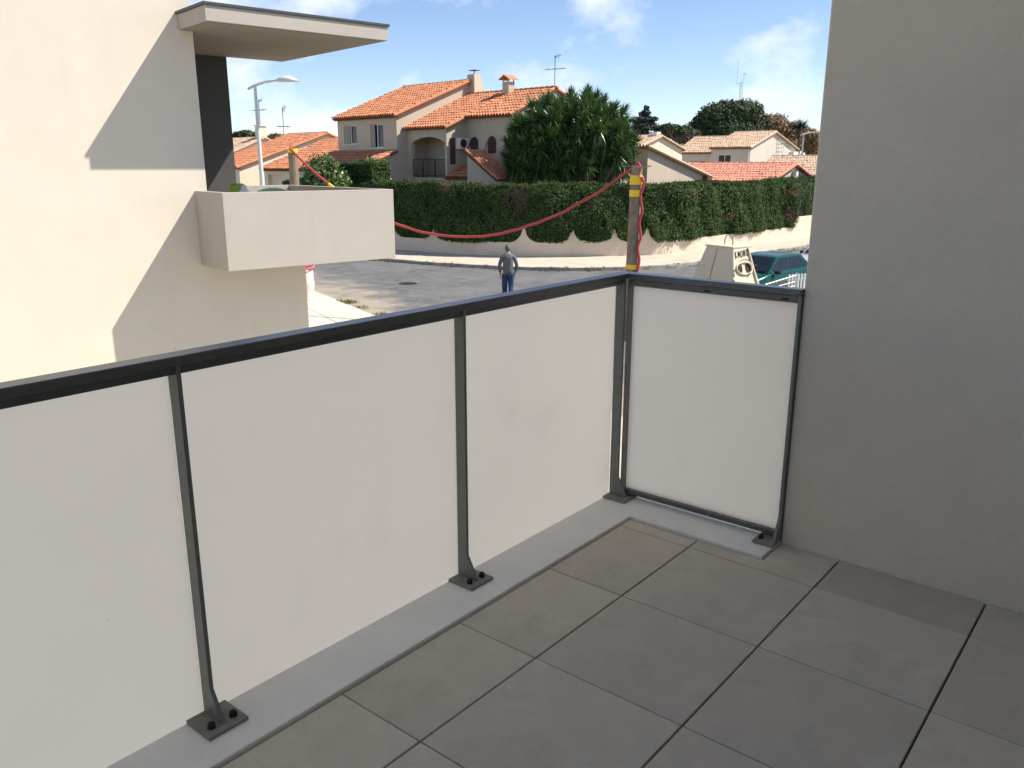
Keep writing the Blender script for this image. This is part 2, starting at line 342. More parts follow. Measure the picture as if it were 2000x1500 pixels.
# plastic chair and packets on the neighbour balcony
ch = thing('plastic_chair', 'dull green plastic garden chair behind the solid balcony parapet', 'chair', nbw(.35, 1.2, .004), R(56))
MB().box(-.25, .25, -.22, .24, .40, .435).build('seat', 'plastic_green', ch, bevel=.015)
bk = []
for k in range(9):
    t = -1+k/4; bk.append((t*.27, 1.07-.06*t*t))
MB().prism([(-.25, .42)]+[( .25, .42)]+[(a, b) for a, b in reversed(bk)], 'y', .20, .23).build('backrest', 'plastic_green', ch, bevel=.01)
for sx in (-1, 1):
    MB().box(sx*.27-.03, sx*.27+.03, -.2, .22, .62, .65).build('armrest', 'plastic_green', ch, bevel=.01)
    for sy in (-.2, .2): MB().tube([(sx*.26, sy*1.1, 0), (sx*.24, sy, .41)], [.022, .028], 6).build('leg', 'plastic_green', ch)
pk = thing('compost_bag', 'green and white packet standing in the loggia corner', 'packet', nbw(-.95, 1.12, .0))
MB().box(-.10, .10, -.09, .09, 0, .925).build('bag', 'white', pk, bevel=.03)
MB().box(-.10, .10, -.092, .092, .93, 1.12).build('green_top', 'bright_green', pk, bevel=.03)
bl = thing('water_bottle', 'white rounded bottle in front of the green packet', 'bottle', nbw(-.72, 1.14, .0))
MB().lathe([(.10, 0), (.11, .1), (.11, .85), (.10, .97), (.05, 1.04), (.04, 1.10)], 14).build('bottle_body', 'white', bl, smooth=True)

# ================================================================== STREET
S = 900
struct(MB().add([(-S, -S, ZG-.03), (S, -S, ZG-.03), (S, S, ZG-.03), (-S, S, ZG-.03)], [(0, 1, 2, 3)]).build('ground', 'soil'))
kerb_pts = [(-90, 19.5), (-45, 23.0), (-33, 24.05), (-29.1, 24.4), (-27.1, 24.6), (-24.2, 25.0), (-21.7, 25.7), (-19.2, 27.0), (-17.6, 28.8), (-16.7, 30.5), (-16.25, 32.3), (-15.9, 36), (-15.2, 46), (-14.4, 58), (-12, 90)]
road = MB(); poly = [(x, y, ZG) for x, y in kerb_pts]+[(30, 90, ZG), (30, -30, ZG), (-90, -30, ZG)]
road.add(poly, [tuple(range(len(poly)))]); rd = struct(road.build('road', 'asphalt'))
for q in rd.data.polygons:
    if q.normal.z < 0: q.flip()
def smooth_path(pts, step):
    P = [np.array(q, float) for q in pts]; out = []
    for i in range(len(P)-1):
        p0 = P[max(i-1, 0)]; p1 = P[i]; p2 = P[i+1]; p3 = P[min(i+2, len(P)-1)]
        n = max(1, int(np.linalg.norm(p2-p1)/step))
        for k in range(n):
            t = k/n; out.append(.5*((2*p1)+(-p0+p2)*t+(2*p0-5*p1+4*p2-p3)*t*t+(-p0+3*p1-3*p2+p3)*t**3))
    out.append(P[-1]); return out
def offset(path, d):
    out = []
    for i in range(len(path)):
        t = path[min(i+1, len(path)-1)]-path[max(i-1, 0)]; t = t/np.linalg.norm(t); out.append(path[i]+np.array([-t[1], t[0]])*d)
    return out
# pavement between kerb and garden wall
kp = smooth_path(kerb_pts, 1.0)
wall_pts = [(-90, 24.5), (-45, 26.9), (-33, 27.5), (-29.7, 27.6), (-27.5, 27.85), (-25.5, 28.2), (-23.0, 29.3), (-20.9, 31.3), (-19.5, 33.0), (-18.75, 34.6), (-18.45, 37), (-18.2, 39.9), (-17.75, 46.7), (-17.2, 56), (-15, 90)]
wp = smooth_path(wall_pts, .25)
pv = MB(); ia = offset(smooth_path(kerb_pts, 1.0), .14)
a_ = [(p[0], p[1], ZG+.125) for p in ia]; b_ = [(p[0], p[1], ZG+.125) for p in offset(smooth_path(wall_pts, 1.0), .6)]
poly = a_+b_[::-1]
pvo = struct(pv.add(poly, [tuple(range(len(poly)))]).build('pavement', 'pavement'))
for q in pvo.data.polygons:
    if q.normal.z < 0: q.flip()
# kerb stones, each about a metre long
kb = struct(MB().grid([[(p[0], p[1], ZG-.02) for p in offset(kp, .02)], [(p[0], p[1], ZG+.105) for p in offset(kp, .13)]]).build('kerb', 'joint'))
ks = None
for i in range(len(kp)-1):
    a, b = kp[i], kp[i+1]
    if not (-36 < a[0] and a[1] < 50): continue
    d = b-a; L = np.linalg.norm(d); ang = math.atan2(d[1], d[0])
    if ks is None: ks = MB().box(.008, .992, 0, .15, -.05, .13).build('kerb_stone', 'kerb', kb, bevel=.012); o = ks
    else: o = ks.copy(); col.objects.link(o); o.parent = kb
    o.location = (a[0], a[1], ZG+random.uniform(-.012, .012)); o.rotation_euler = (random.uniform(-.02, .02), 0, ang); o.scale = (L, 1, 1)
# pale concrete forecourt beside the neighbour; hidden stretch to our building added for bounce light
fc = struct(MB().prism([(-24.0, 17.6), (-20.9, 16.5), (-17.9, 15.4), (-11.0, 12.9), (-1.95, 9.6), (-1.95, -14), (-26, -14)], 'z', ZG-.02, ZG+.03).build('forecourt', 'dust'))
ea = np.array([3.0, -1.1]); ea /= np.linalg.norm(ea); eb = np.array([-ea[1], ea[0]])*-1
sl = None; o0 = np.array([-21.2, 16.45])
for i in range(5):
    for j in range(2):
        if sl is None: sl = MB().box(.012, 1.588, .012, 1.188, 0, .075).build('slab', 'slab', fc, bevel=.006); o = sl
        else: o = sl.copy(); col.objects.link(o); o.parent = fc
        p = o0+ea*(1.6*i+.35)+eb*(1.2*(j+1)+.05)
        o.location = (p[0], p[1], ZG+.03+random.uniform(-.006, .006)); o.rotation_euler = (0, 0, math.atan2(ea[1], ea[0]))
# crumbled, dusty asphalt spreading from the forecourt edge into the road
am = M['asphalt']; n_, l_ = am.node_tree.nodes, am.node_tree.links; bs = n_['Principled BSDF']; src = bs.inputs['Base Color'].links[0].from_socket
tcc = n_.new('ShaderNodeTexCoord'); dt = n_.new('ShaderNodeVectorMath'); dt.operation = 'DOT_PRODUCT'; dt.inputs[1].default_value = (-eb[0], -eb[1], 0)
l_.new(tcc.outputs['Object'], dt.inputs[0])
c0 = float(np.dot(np.array([-20.9, 16.5]), -eb))
nn = n_.new('ShaderNodeTexNoise'); nn.inputs['Scale'].default_value = .8; nn.inputs['Detail'].default_value = 9; nn.inputs['Roughness'].default_value = .7; l_.new(tcc.outputs['Object'], nn.inputs['Vector'])
ad = n_.new('ShaderNodeMath'); ad.operation = 'MULTIPLY_ADD'; ad.inputs[1].default_value = 7.0; l_.new(nn.outputs['Fac'], ad.inputs[0]); l_.new(dt.outputs['Value'], ad.inputs[2])
mrr = n_.new('ShaderNodeMapRange'); mrr.interpolation_type = 'SMOOTHSTEP'; mrr.inputs[1].default_value = c0+3.2; mrr.inputs[2].default_value = c0+6.0; mrr.inputs[3].default_value = .85; mrr.inputs[4].default_value = 0
l_.new(ad.outputs[0], mrr.inputs[0])
mm = n_.new('ShaderNodeMix'); mm.data_type = 'RGBA'; l_.new(mrr.outputs[0], mm.inputs[0]); l_.new(src, mm.inputs[6]); mm.inputs[7].default_value = (.36, .31, .24, 1); l_.new(mm.outputs[2], bs.inputs['Base Color'])
# iron cover in the road
mh = MB().lathe([(.33, .004), (.33, .012), (.30, .014)], 24).build('manhole_cover', 'iron', loc=onz(797, 554, ZG)); tag(mh, 'small dark iron cover set in the grey asphalt', 'manhole cover')
# weeds along the kerb and verge
def tufts(name, centres, m, lab, n=16, h=.14):
    C = np.repeat(np.array(centres), n, 0)+np.c_[rng.normal(0, .10, (len(centres)*n, 2)), np.zeros(len(centres)*n)]
    k = len(C); hh = h*rng.uniform(.4, 1.3, k)[:, None]; d = unit(np.c_[rng.normal(0, .6, (k, 2)), np.ones(k)]); s = unit(np.cross(d, rng.normal(0, 1, (k, 3))))*.013
    V = np.stack([C-s, C+s, C+d*hh+s*.6, C+d*hh-s*.6], 1).reshape(-1, 3)
    o = mesh_np(name, V, np.arange(k*4).reshape(k, 4), m, kind='stuff'); o['label'] = lab; o['category'] = 'weeds'
cs = []
for i in range(len(kp)-1):
    if -32 < kp[i][0] and kp[i][1] < 44:
        for k in range(7):
            if random.random() < (.75 if random.random() < .6 else .2):
                t = random.random(); p = kp[i]*(1-t)+kp[i+1]*t; cs.append((p[0]+random.uniform(-.05, .2), p[1]-random.uniform(0, .16), ZG+(.0 if random.random() < .7 else .12)))
tufts('kerb_weeds', cs, 'weed', 'low green and straw weeds growing along the kerb', 11, .09)
cs = [(*(np.array([-20.9, 16.5])+ea*t-eb*random.uniform(-.05, .25)), ZG+.01) for t in (.9, 1.0, 1.1, 1.2, 1.3, 1.05, 3.6, 3.7, 2.2)]
tufts('verge_weeds', cs, 'weed', 'small weed clumps at the edge of the pale slabs', 26, .10)

# ---- garden wall with piers
HW = .74
arc = np.r_[0, np.cumsum([np.linalg.norm(wp[i+1]-wp[i]) for i in range(len(wp)-1)])]
wpa = np.array(wp)
def s_of(px, py):      # arc length of the wall point seen at a base pixel
    q = onz(px, py, ZG); d = np.hypot(wpa[:, 0]-q.x, wpa[:, 1]-q.y); return arc[d.argmin()]
PIER = [s_of(690, 486), s_of(765, 492), s_of(848, 498), s_of(1025, 507), s_of(1115, 506.5), s_of(1201, 505.4), s_of(1262, 503.5)]
S_END = s_of(1551, 469); S_BEG = s_of(560, 474)
def walltop(s):
    h = HW
    for pz in PIER:
        d = abs(s-pz)
        if d < .72:
            t = max(0, d-.06)/.66; h = max(h, HW+.62*(1-math.sqrt(max(0, 1-(1-t)**2)))) if t > 0 else max(h, HW+.62)
    if s > S_END: h = 1.22
    return h
gw = thing('garden_wall', 'pale pink rendered garden wall with scalloped top under the hedge', 'wall', (-23, 29.3, ZG))
def wall_strip(s0, s1, step=.09, th=.11):
    n = int((s1-s0)/step)+1; S_ = np.linspace(s0, s1, n); out = [[], [], [], []]
    wx = np.interp(S_, arc, wpa[:, 0]); wy = np.interp(S_, arc, wpa[:, 1]); tx = np.gradient(wx); ty = np.gradient(wy); ln = np.hypot(tx, ty); nx, ny = -ty/ln, tx/ln
    for i, s in enumerate(S_):
        h = walltop(s); x, y = wx[i]+23, wy[i]-29.3
        out[0].append((x, y, 0)); out[1].append((x, y, h)); out[2].append((x+nx[i]*th*2, y+ny[i]*th*2, h)); out[3].append((x+nx[i]*th*2, y+ny[i]*th*2, 0))
    return out
MB().grid(wall_strip(S_BEG, S_END)).build('scalloped_wall', 'pink_wall', gw)
MB().grid(wall_strip(S_END+.01, S_END+26, .5)).build('plain_wall', 'pink_wall', gw)
cpn = wall_strip(S_END+.01, S_END+26, .5)
MB().grid([[(x-.02, y-.02, 1.222) for x, y, z in cpn[1]], [(x-.02, y-.02, 1.262) for x, y, z in cpn[1]], [(x+.03, y, 1.262) for x, y, z in cpn[2]]]).build('coping', 'pink_wall', gw)

# ---- hedge: dark core and leaves over its front, top and ends
HT = 3.22
DRY = [(1005, 395, .55), (1020, 380, .4), (868, 362, .35), (1150, 405, .22), (1550, 375, .3), (1545, 418, .45), (1425, 420, .25), (1360, 378, .2), (800, 395, .2)]
def hedge(name, label, s0, s1, back, front_gap, top, seed, n_leaf, leafm='hedge', low=None, thick=1.5):
    h = thing(name, label, 'hedge', (float(np.interp((s0+s1)/2, arc, wpa[:, 0])), float(np.interp((s0+s1)/2, arc, wpa[:, 1])), ZG))
    o = np.array(h.location)
    r = np.random.default_rng(seed)
    def frame(s):
        x = np.interp(s, arc, wpa[:, 0]); y = np.interp(s, arc, wpa[:, 1]); e = .15
        tx = np.interp(s+e, arc, wpa[:, 0])-np.interp(s-e, arc, wpa[:, 0]); ty = np.interp(s+e, arc, wpa[:, 1])-np.interp(s-e, arc, wpa[:, 1]); L = np.hypot(tx, ty)
        return np.stack([x, y], -1), np.stack([-ty/L, tx/L], -1)
    ph = r.uniform(0, 6.28, 8)
    def bulge(s, z): return .09*np.sin(1.1*s+ph[0])+.07*np.sin(2.9*s+1.3*z+ph[1])+.06*np.sin(2.1*z+.7*s+ph[2])+.05*np.sin(6.1*s+ph[3])*np.sin(4.3*z+ph[4])
    def topz(s): return top+.05*np.sin(.8*s+ph[5])+.035*np.sin(3.3*s+ph[6])+.03*np.sin(7.7*s+ph[7])
    lowz = (lambda s: np.array([walltop(q) for q in np.atleast_1d(s)])-.06) if low is None else (lambda s: np.full(np.shape(s), low))
    # core
    S_ = np.linspace(s0+.1, s1-.1, int((s1-s0)/.3)); rows = []
    P, N = frame(S_); lz = lowz(S_); tz = topz(S_)
    for (d, f) in ((front_gap+.16, 0), (front_gap+.12, .5), (front_gap+.15, .93), (front_gap+.35, .97), (front_gap+thick-.2, .97), (front_gap+thick, .5), (front_gap+thick, 0)):
        z = lz+.10+(tz-.08-lz-.10)*f; q = P+N*(np.zeros(len(S_))+d-(bulge(S_, z)*.6 if f < .95 and d < .7 else 0))[:, None]
        rows.append([(q[i, 0]-o[0], q[i, 1]-o[1], z[i]) for i in range(len(S_))])
    m = MB().grid(rows); nS = len(S_)
    m.f.append(tuple(k*nS for k in range(7))); m.f.append(tuple(k*nS+nS-1 for k in range(6, -1, -1)))
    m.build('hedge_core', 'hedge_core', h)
    # leaves
    nf = int(n_leaf*.72); nt = int(n_leaf*.20); ne = n_leaf-nf-nt
    s = r.uniform(s0, s1, nf); lz = lowz(s); tz = topz(s); f = r.uniform(0, 1, nf)**.92; z = lz+(tz-lz)*f
    P, N = frame(s); rnd = np.where(f > .9, (f-.9)*1.6, 0)+np.where(f < .12, (.12-f)*1.2, 0)
    dd = front_gap-bulge(s, z)+r.normal(.03, .055, nf)+rnd
    dd = np.where(r.random(nf) < .05, dd-.10, dd)
    C1 = np.c_[P+N*dd[:, None], z]; N1 = np.c_[-N, np.full(nf, .35)]
    s = r.uniform(s0, s1, nt); P, N = frame(s); d = r.uniform(.05, thick, nt)
    C2 = np.c_[P+N*(front_gap+d)[:, None], topz(s)+r.normal(-.02, .035, nt)+np.where(r.random(nt) < .06, .09, 0)]; N2 = np.c_[np.zeros((nt, 2)), np.ones(nt)]
    s = np.where(r.random(ne) < .5, s0, s1)+r.normal(0, .05, ne); P, N = frame(s); lz = lowz(s); z = lz+(topz(s)-lz)*r.random(ne)
    C3 = np.c_[P+N*(front_gap+r.uniform(0, thick, ne))[:, None], z]; N3 = r.normal(0, 1, (ne, 3))
    C = np.r_[C1, C2, C3]; Nn = np.r_[N1, N2, N3]
    # thin spots where the dark inside shows, and dried brown patches
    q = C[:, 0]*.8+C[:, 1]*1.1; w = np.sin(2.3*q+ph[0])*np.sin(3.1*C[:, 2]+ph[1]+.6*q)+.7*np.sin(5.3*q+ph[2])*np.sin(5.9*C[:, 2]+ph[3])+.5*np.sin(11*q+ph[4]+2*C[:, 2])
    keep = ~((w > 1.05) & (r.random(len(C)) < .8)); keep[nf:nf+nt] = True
    C, Nn = C[keep], Nn[keep]; dry = np.zeros(len(C), bool)
    for (px, py, rad) in DRY:
        d = ray(px, py); d = np.array(d); v = C-np.array([0, 0, CH-ZG]); t_ = v@d/(d@d); dist = np.linalg.norm(v-t_[:, None]*d, axis=1); dry |= (dist < rad*r.uniform(.3, 1.25, len(C)))
    C = C-np.array([o[0], o[1], 0]); C += r.normal(0, .012, C.shape)
    V, F = leaf_quads(C[~dry], Nn[~dry], .047, .5); mesh_np('foliage', V, F, leafm, h, kind='stuff')
    if dry.sum() > 20: V, F = leaf_quads(C[dry], Nn[dry], .047, .4); mesh_np('dry_foliage', V, F, 'hedge_dry', h, kind='stuff')
    # stray shoots
    k = 700; s = r.uniform(s0, s1, k); P, N = frame(s); B0 = np.c_[P+N*(front_gap+r.uniform(0, thick, k))[:, None], topz(s)-.05]-np.array([o[0], o[1], 0])
    D_ = unit(np.c_[r.normal(0, .5, (k, 2)), np.ones(k)]); sd = unit(np.cross(D_, r.normal(0, 1, (k, 3))))*.015; hh = r.uniform(.08, .24, k)[:, None]
    V = np.stack([B0-sd, B0+sd, B0+D_*hh+sd*.4, B0+D_*hh-sd*.4], 1).reshape(-1, 3); mesh_np('shoots', V, np.arange(k*4).reshape(k, 4), leafm, h, kind='stuff')
    return h
hedge('hedge', 'long clipped dark green hedge overhanging the pink wall round the corner', S_BEG, S_END+.1, 0, -.10, HT, 3, 190000)
hedge('hedge', 'further clipped hedge set back behind the plain wall section', S_END+.15, S_END+14, 0, .55, HT+.12, 5, 26000, low=1.0)

# ================================================================== HOUSES
HA = R(-5.7)
def roof_plane(par, org, eu, sv, La, Ls, m, under, pitch=.225, course=.42, name='roof'):
    org, eu, sv = np.array(org, float), unit(np.array(eu, float)), unit(np.array(sv, float))
    n = np.cross(eu, sv); n = n if n[2] > 0 else -n
    q = [org, org+eu*La, org+eu*La+sv*Ls, org+sv*Ls]
    th = n*.07
    u = MB().add([tuple(v-th) for v in q]+[tuple(v) for v in q], [(3, 2, 1, 0), (4, 5, 6, 7), (0, 1, 5, 4), (1, 2, 6, 5), (2, 3, 7, 6), (3, 0, 4, 7)])
    uo = u.build(name, under, par)
    nc = max(1, int(round(La/pitch))); ncs = max(1, int(round(Ls/course))); pw = La/nc; cl = Ls/ncs
    K = 6; ang = np.linspace(0, np.pi, K); rad = pw*.40
    ii, jj = np.meshgrid(np.arange(nc), np.arange(ncs), indexing='ij'); ii = ii.ravel(); jj = jj.ravel(); T = len(ii)
    jit = rng.normal(0, .008, T); lift = rng.normal(0, .006, T)
    V = np.zeros((T, 2, K, 3))
    for e in range(2):
        s = (jj+(-.06 if e == 0 else 1.02))*cl; h0 = (.034 if e == 0 else .008)+lift; rr = rad*(1.06 if e == 0 else .90)
        for k in range(K):
            x = (ii+.5)*pw+np.cos(ang[k])*rr+jit; hh = h0+np.sin(ang[k])*rr*1.15+.004
            V[:, e, k] = org+x[:, None]*eu+s[:, None]*sv+hh[:, None]*n
    base = (np.arange(T)*2*K)[:, None, None]; k = np.arange(K-1)
    F = base+np.stack([k, k+1, K+k+1, K+k], -1)[None]
    F = F.reshape(-1, 4)
    if np.dot(np.cross(eu, sv), n) > 0: F = F[:, ::-1]
    t = mesh_np('roof_tiles', V.reshape(-1, 3), F, m, uo, kind='stuff', smooth=True)
    return uo
def ridge_tiles(par, a, b, m, r_=.11, L=.40):
    a, b = Vector(a), Vector(b); n = max(1, int((b-a).length/L)); mb = MB(); d = (b-a)/n
    for i in range(n):
        p = a+d*i; mb.tube([p-d*.04+Vector((0, 0, .01)), p+d*1.02], [r_*1.08, r_*.94], 8)
    return mb.build('ridge', m, par, smooth=True)
def window(par, x0, x1, z0, z1, y, frame='white', shutter=0.0, mull=1, sill=True):
    """window in a wall facing -y at local y"""
    o = MB().box(x0, x1, y+.12, y+.14, z0, z1).build('window', 'glass', par)
    t = .05; f = MB()
    f.box(x0, x1, y+.06, y+.119, z1-t, z1).box(x0, x1, y+.06, y+.119, z0, z0+t).box(x0, x0+t, y+.06, y+.119, z0+t, z1-t).box(x1-t, x1, y+.06, y+.119, z0+t, z1-t)
    for k in range(mull): xm = x0+(x1-x0)*(k+1)/(mull+1); f.box(xm-t*.6, xm+t*.6, y+.062, y+.118, z0+t, z1-t)
    f.build('frame', frame, o)
    if sill: MB().box(x0-.06, x1+.06, y-.06, y+.059, z0-.07, z0-.002).build('sill', 'house_pale', o)
    if shutter: MB().box(x0+.002, x0+shutter, y+.02, y+.058, z0+.01, z1-.01).build('shutter', 'shutter', o)
    return o
def wall_holes(par, x0, x1, z0, z1, y, holes, m, th=.25, name='wall'):
    """wall facing -y with rectangular openings: built as cells round the holes"""
    xs_ = sorted({x0, x1, *[h[0] for h in holes], *[h[1] for h in holes]}); zs_ = sorted({z0, z1, *[h[2] for h in holes], *[h[3] for h in holes]})
    bm = bmesh.new(); vm = {}
    def V(x, yy, z):
        k = (round(x, 4), round(yy, 4), round(z, 4))
        if k not in vm: vm[k] = bm.verts.new(k)
        return vm[k]
    solid = {}
    for i in range(len(xs_)-1):
        for j in range(len(zs_)-1):
            cx, cz = (xs_[i]+xs_[i+1])/2, (zs_[j]+zs_[j+1])/2
            solid[i, j] = not any(h[0] < cx < h[1] and h[2] < cz < h[3] for h in holes)
    for (i, j), sd in solid.items():
        if not sd: continue
        a, b, c_, d = xs_[i], xs_[i+1], zs_[j], zs_[j+1]
        bm.faces.new([V(a, y, c_), V(b, y, c_), V(b, y, d), V(a, y, d)])
        for di, dj, e in ((-1, 0, ((a, c_), (a, d))), (1, 0, ((b, d), (b, c_))), (0, -1, ((b, c_), (a, c_))), (0, 1, ((a, d), (b, d)))):
            if not solid.get((i+di, j+dj), False):
                (p, q), (r_, s_) = e; bm.faces.new([V(p, y, q), V(r_, y, s_), V(r_, y+th, s_), V(p, y+th, q)])
    me = bpy.data.meshes.new(name); bmesh.ops.recalc_face_normals(bm, faces=bm.faces); bm.to_mesh(me); bm.free()
    return finish(me, name, m, par)
def gable(par, x0, x1, y0, yr, y1, ze0, zr, ze1, m, roofm, under, over=.28, end=.18, ridge=True, zb=0, fronthole=None, chim=None, slopes=(1, 1)):
    """gable block: ridge along x; front eave at y0"""
    ybody = y0 if fronthole is None else y0+.25
    zbody = ze0 if fronthole is None else ze0+(zr-ze0)*.25/(yr-y0)
    w = MB().prism([(ybody, zb), (ybody, zbody-.02), (yr, zr-.02), (y1, ze1-.02), (y1, zb)], 'x', x0, x1).build('wall', m, par)
    if fronthole is not None: 
        wall_holes(par, x0, x1, zb, ze0-.03, y0, fronthole, m)
    outs = []
    for (ye, ze, sgn, on) in ((y0, ze0, 1, slopes[0]), (y1, ze1, -1, slopes[1])):
        if not on: continue
        d = np.array([0, yr-ye, zr-ze], float); L = np.linalg.norm(d); d /= L
        org = np.array([x0-end, ye, ze+.05])-d*over
        outs.append(roof_plane(par, org, (1, 0, 0), d, x1-x0+2*end, L+over, roofm, under))
        # corbelled course under the eave
        MB().box(x0-end+.02, x1+end-.02, min(ye-sgn*.16, ye-sgn*.003), max(ye-sgn*.16, ye-sgn*.003), ze-.17, ze-.075).build('eave_course', under, par)
    if ridge: ridge_tiles(outs[0], (x0-end, yr, zr+.07), (x1+end, yr, zr+.07), roofm)
    # verge boards along the gable end
    for (ye, ze, on) in ((y0, ze0, slopes[0]), (y1, ze1, slopes[1])):
        if not on: continue
        d = Vector((0, yr-ye, zr-ze)); L = d.length; d.normalize(); a = Vector((x1+end, ye, ze+.03))-d*over
        MB().tube([a, a+d*(L+over)], .085, 6).build('verge', roofm, outs[0])
    return outs
z = lambda w: w-ZG       # world height -> height above street
# --- the big two-storey house
h1p = dep(774, 232, 47); h1 = thing('house', 'two-storey beige house with bright terracotta roofs, arched porch and two chimneys', 'house', (h1p.x, h1p.y, ZG), HA)
wins = [(-5.30, -3.95, z(2.62), z(3.72)), (-2.55, -1.28, z(2.38), z(3.72))]
r1 = gable(h1, -5.95, 0, 0, 5.4, 10.6, z(4.18), z(6.25), z(4.2), 'house', 'roof', 'roof_dark', fronthole=wins)
window(h1, *wins[0], 0, shutter=.62, mull=1); window(h1, *wins[1], 0, shutter=.42, mull=1)
# lean-to roof under the windows
d = unit(np.array([0, 2.5, .95])); lr = roof_plane(h1, (-6.3, -2.6, z(1.22)), (1, 0, 0), d, 6.45, 2.72, 'roof', 'roof_dark')
MB().prism([(-2.45, 0), (-2.45, z(1.17)), (-.002, z(2.10)), (-.002, 0)], 'x', -6.2, 0).build('wall', 'house', h1)
# wing with porch
zrw = z(5.45)
MB().prism([(2.22, 0), (2.22, z(4.02)), (5.5, zrw-.03), (9.5, z(3.9)), (9.5, 0)], 'x', .001, 7.2).build('wall', 'house', h1)
dw = np.array([0, 5.5-2.22, zrw-z(4.05)]); Lw = np.linalg.norm(dw); dw = dw/Lw
wr = roof_plane(h1, np.array([3.70, 2.22, z(4.08)])-dw*.3, (1, 0, 0), dw, 3.6, Lw+.3, 'roof', 'roof_dark')
d2 = np.array([0, -4.0, zrw-z(3.93)]); L2 = np.linalg.norm(d2); roof_plane(h1, (.05, 9.5, z(3.95)), (1, 0, 0), d2/L2, 7.25, L2, 'roof', 'roof_dark')
ridge_tiles(wr, (.05, 5.5, zrw+.09), (7.3, 5.5, zrw+.09), 'roof')
MB().box(3.74, 7.2, 2.07, 2.215, z(3.90), z(4.0)).build('eave_course', 'roof_dark', h1)
# porch: arched front
yp = .75
dp = np.array([0, 5.5-yp, zrw-z(3.48)]); Lp = np.linalg.norm(dp); dp = dp/Lp
pr = roof_plane(h1, np.array([-.02, yp, z(3.52)])-dp*.3, (1, 0, 0), dp, 3.72, Lp+.3, 'roof', 'roof_dark')
a = Vector(np.array([3.70, yp, z(3.50)])-dp*.3); MB().tube([a, a+Vector(dp)*(Lp*.42)], .085, 6).build('verge', 'roof', pr)
MB().box(.02, 3.66, yp-.15, yp-.003, z(3.33), z(3.43)).build('eave_course', 'roof_dark', h1)
archp = [(.36, z(.72)), (.36, z(2.62))]+[(.36+2.95*k/10, z(2.62)+.32*math.sin(math.pi*k/10)**.75) for k in range(1, 10)]+[(3.31, z(2.62)), (3.31, z(.72))]
fp = MB()      # front wall round the arch: top strip cells
fp.prism([(.002, 0), (.002, z(3.40)), (.36, z(3.40)), (.36, 0)], 'y', yp, yp+.25).prism([(3.31, 0), (3.31, z(3.40)), (3.46, z(3.40)), (3.46, 0)], 'y', yp, yp+.25)
fp.prism([(.36, 0), (.36, z(.72)), (3.31, z(.72)), (3.31, 0)], 'y', yp, yp+.25)
ap = archp[1:-1]
for k in range(len(ap)-1): fp.prism([ap[k], (ap[k][0], z(3.40)), (ap[k+1][0], z(3.40)), ap[k+1]], 'y', yp, yp+.25)
fp.build('porch_wall', 'house', h1)
MB().prism([(yp+.251, 0), (yp+.251, z(3.50)), (2.219, z(4.05)), (2.219, 0)], 'x', 3.25, 3.46).build('porch_wall', 'house', h1)
rg = MB().box(.37, 3.30, yp+.06, yp+.09, z(1.70), z(1.74)).box(.37, 3.30, yp+.06, yp+.09, z(.80), z(.84)).build('porch_railing', 'iron', h1)
bars = MB()
for k in range(26):
    x = .42+k*.113
    bars.tube([(x, yp+.075, z(.84)), (x, yp-.03, z(1.05)), (x, yp+.05, z(1.35)), (x, yp+.075, z(1.70))], .011, 4, False)
for k in (1.28, 2.35): bars.box(k-.02, k+.02, yp+.055, yp+.095, z(.72), z(1.74))
bars.build('baluster', 'iron', rg, kind='stuff')
# dark doorway in the porch side, air-conditioning unit, arched grilled windows
MB().box(3.462, 3.475, .98, 1.38, z(1.45), z(2.86)).build('doorway', 'brown_door', h1)
ac = MB().box(3.50, 3.84, 1.36, 2.16, z(2.27), z(2.87)).build('air_conditioner', 'ac', h1, bevel=.02)
g = MB()
for k in range(20):
    t = 2*math.pi*k/20; g.add([(3.846, 1.66, z(2.57)), (3.846, 1.66+.23*math.cos(t), z(2.57)+.23*math.sin(t)), (3.846, 1.66+.23*math.cos(t+.315), z(2.57)+.23*math.sin(t+.315))], [(0, 1, 2)])
g.build('fan', 'dark_void', ac)
MB().tube([(3.9, 2.2, z(2.3)), (3.95, 2.2, z(1.5)), (3.95, 2.2, z(1.2))], .02, 5).build('pipe', 'ac', ac)
for wx0, wx1 in ((3.86, 4.44), (5.24, 5.86)):
    cx, rr = (wx0+wx1)/2, (wx1-wx0)/2; zz0, zz1 = z(2.09), z(2.62)
    pl_ = [(wx0, zz0), (wx1, zz0)]+[(cx+rr*math.cos(t), zz1+rr*1.05*math.sin(t)) for t in np.linspace(0, math.pi, 9)]
    wo_ = MB().prism(pl_, 'y', 2.19, 2.205).build('window', 'brown_door', h1)
    gl = MB()
    for k in range(6):
        x = wx0+.02+(wx1-wx0-.04)*k/5; zt = zz1+rr*math.sqrt(max(0, 1-((x-cx)/rr)**2))
        gl.tube([(x, 2.16, zt+.02), (x, 2.05, zt-.2), (x, 1.93, (zz0+zt)/2-.1), (x, 1.90, zz0+.12), (x, 2.0, zz0-.02), (x, 2.17, zz0-.04)], .014, 4, False)
    gl.tube([(wx0, 1.99, zz0+.45), (wx1, 1.99, zz0+.45)], .014, 4, False)
    gl.build('grille', 'iron', wo_)
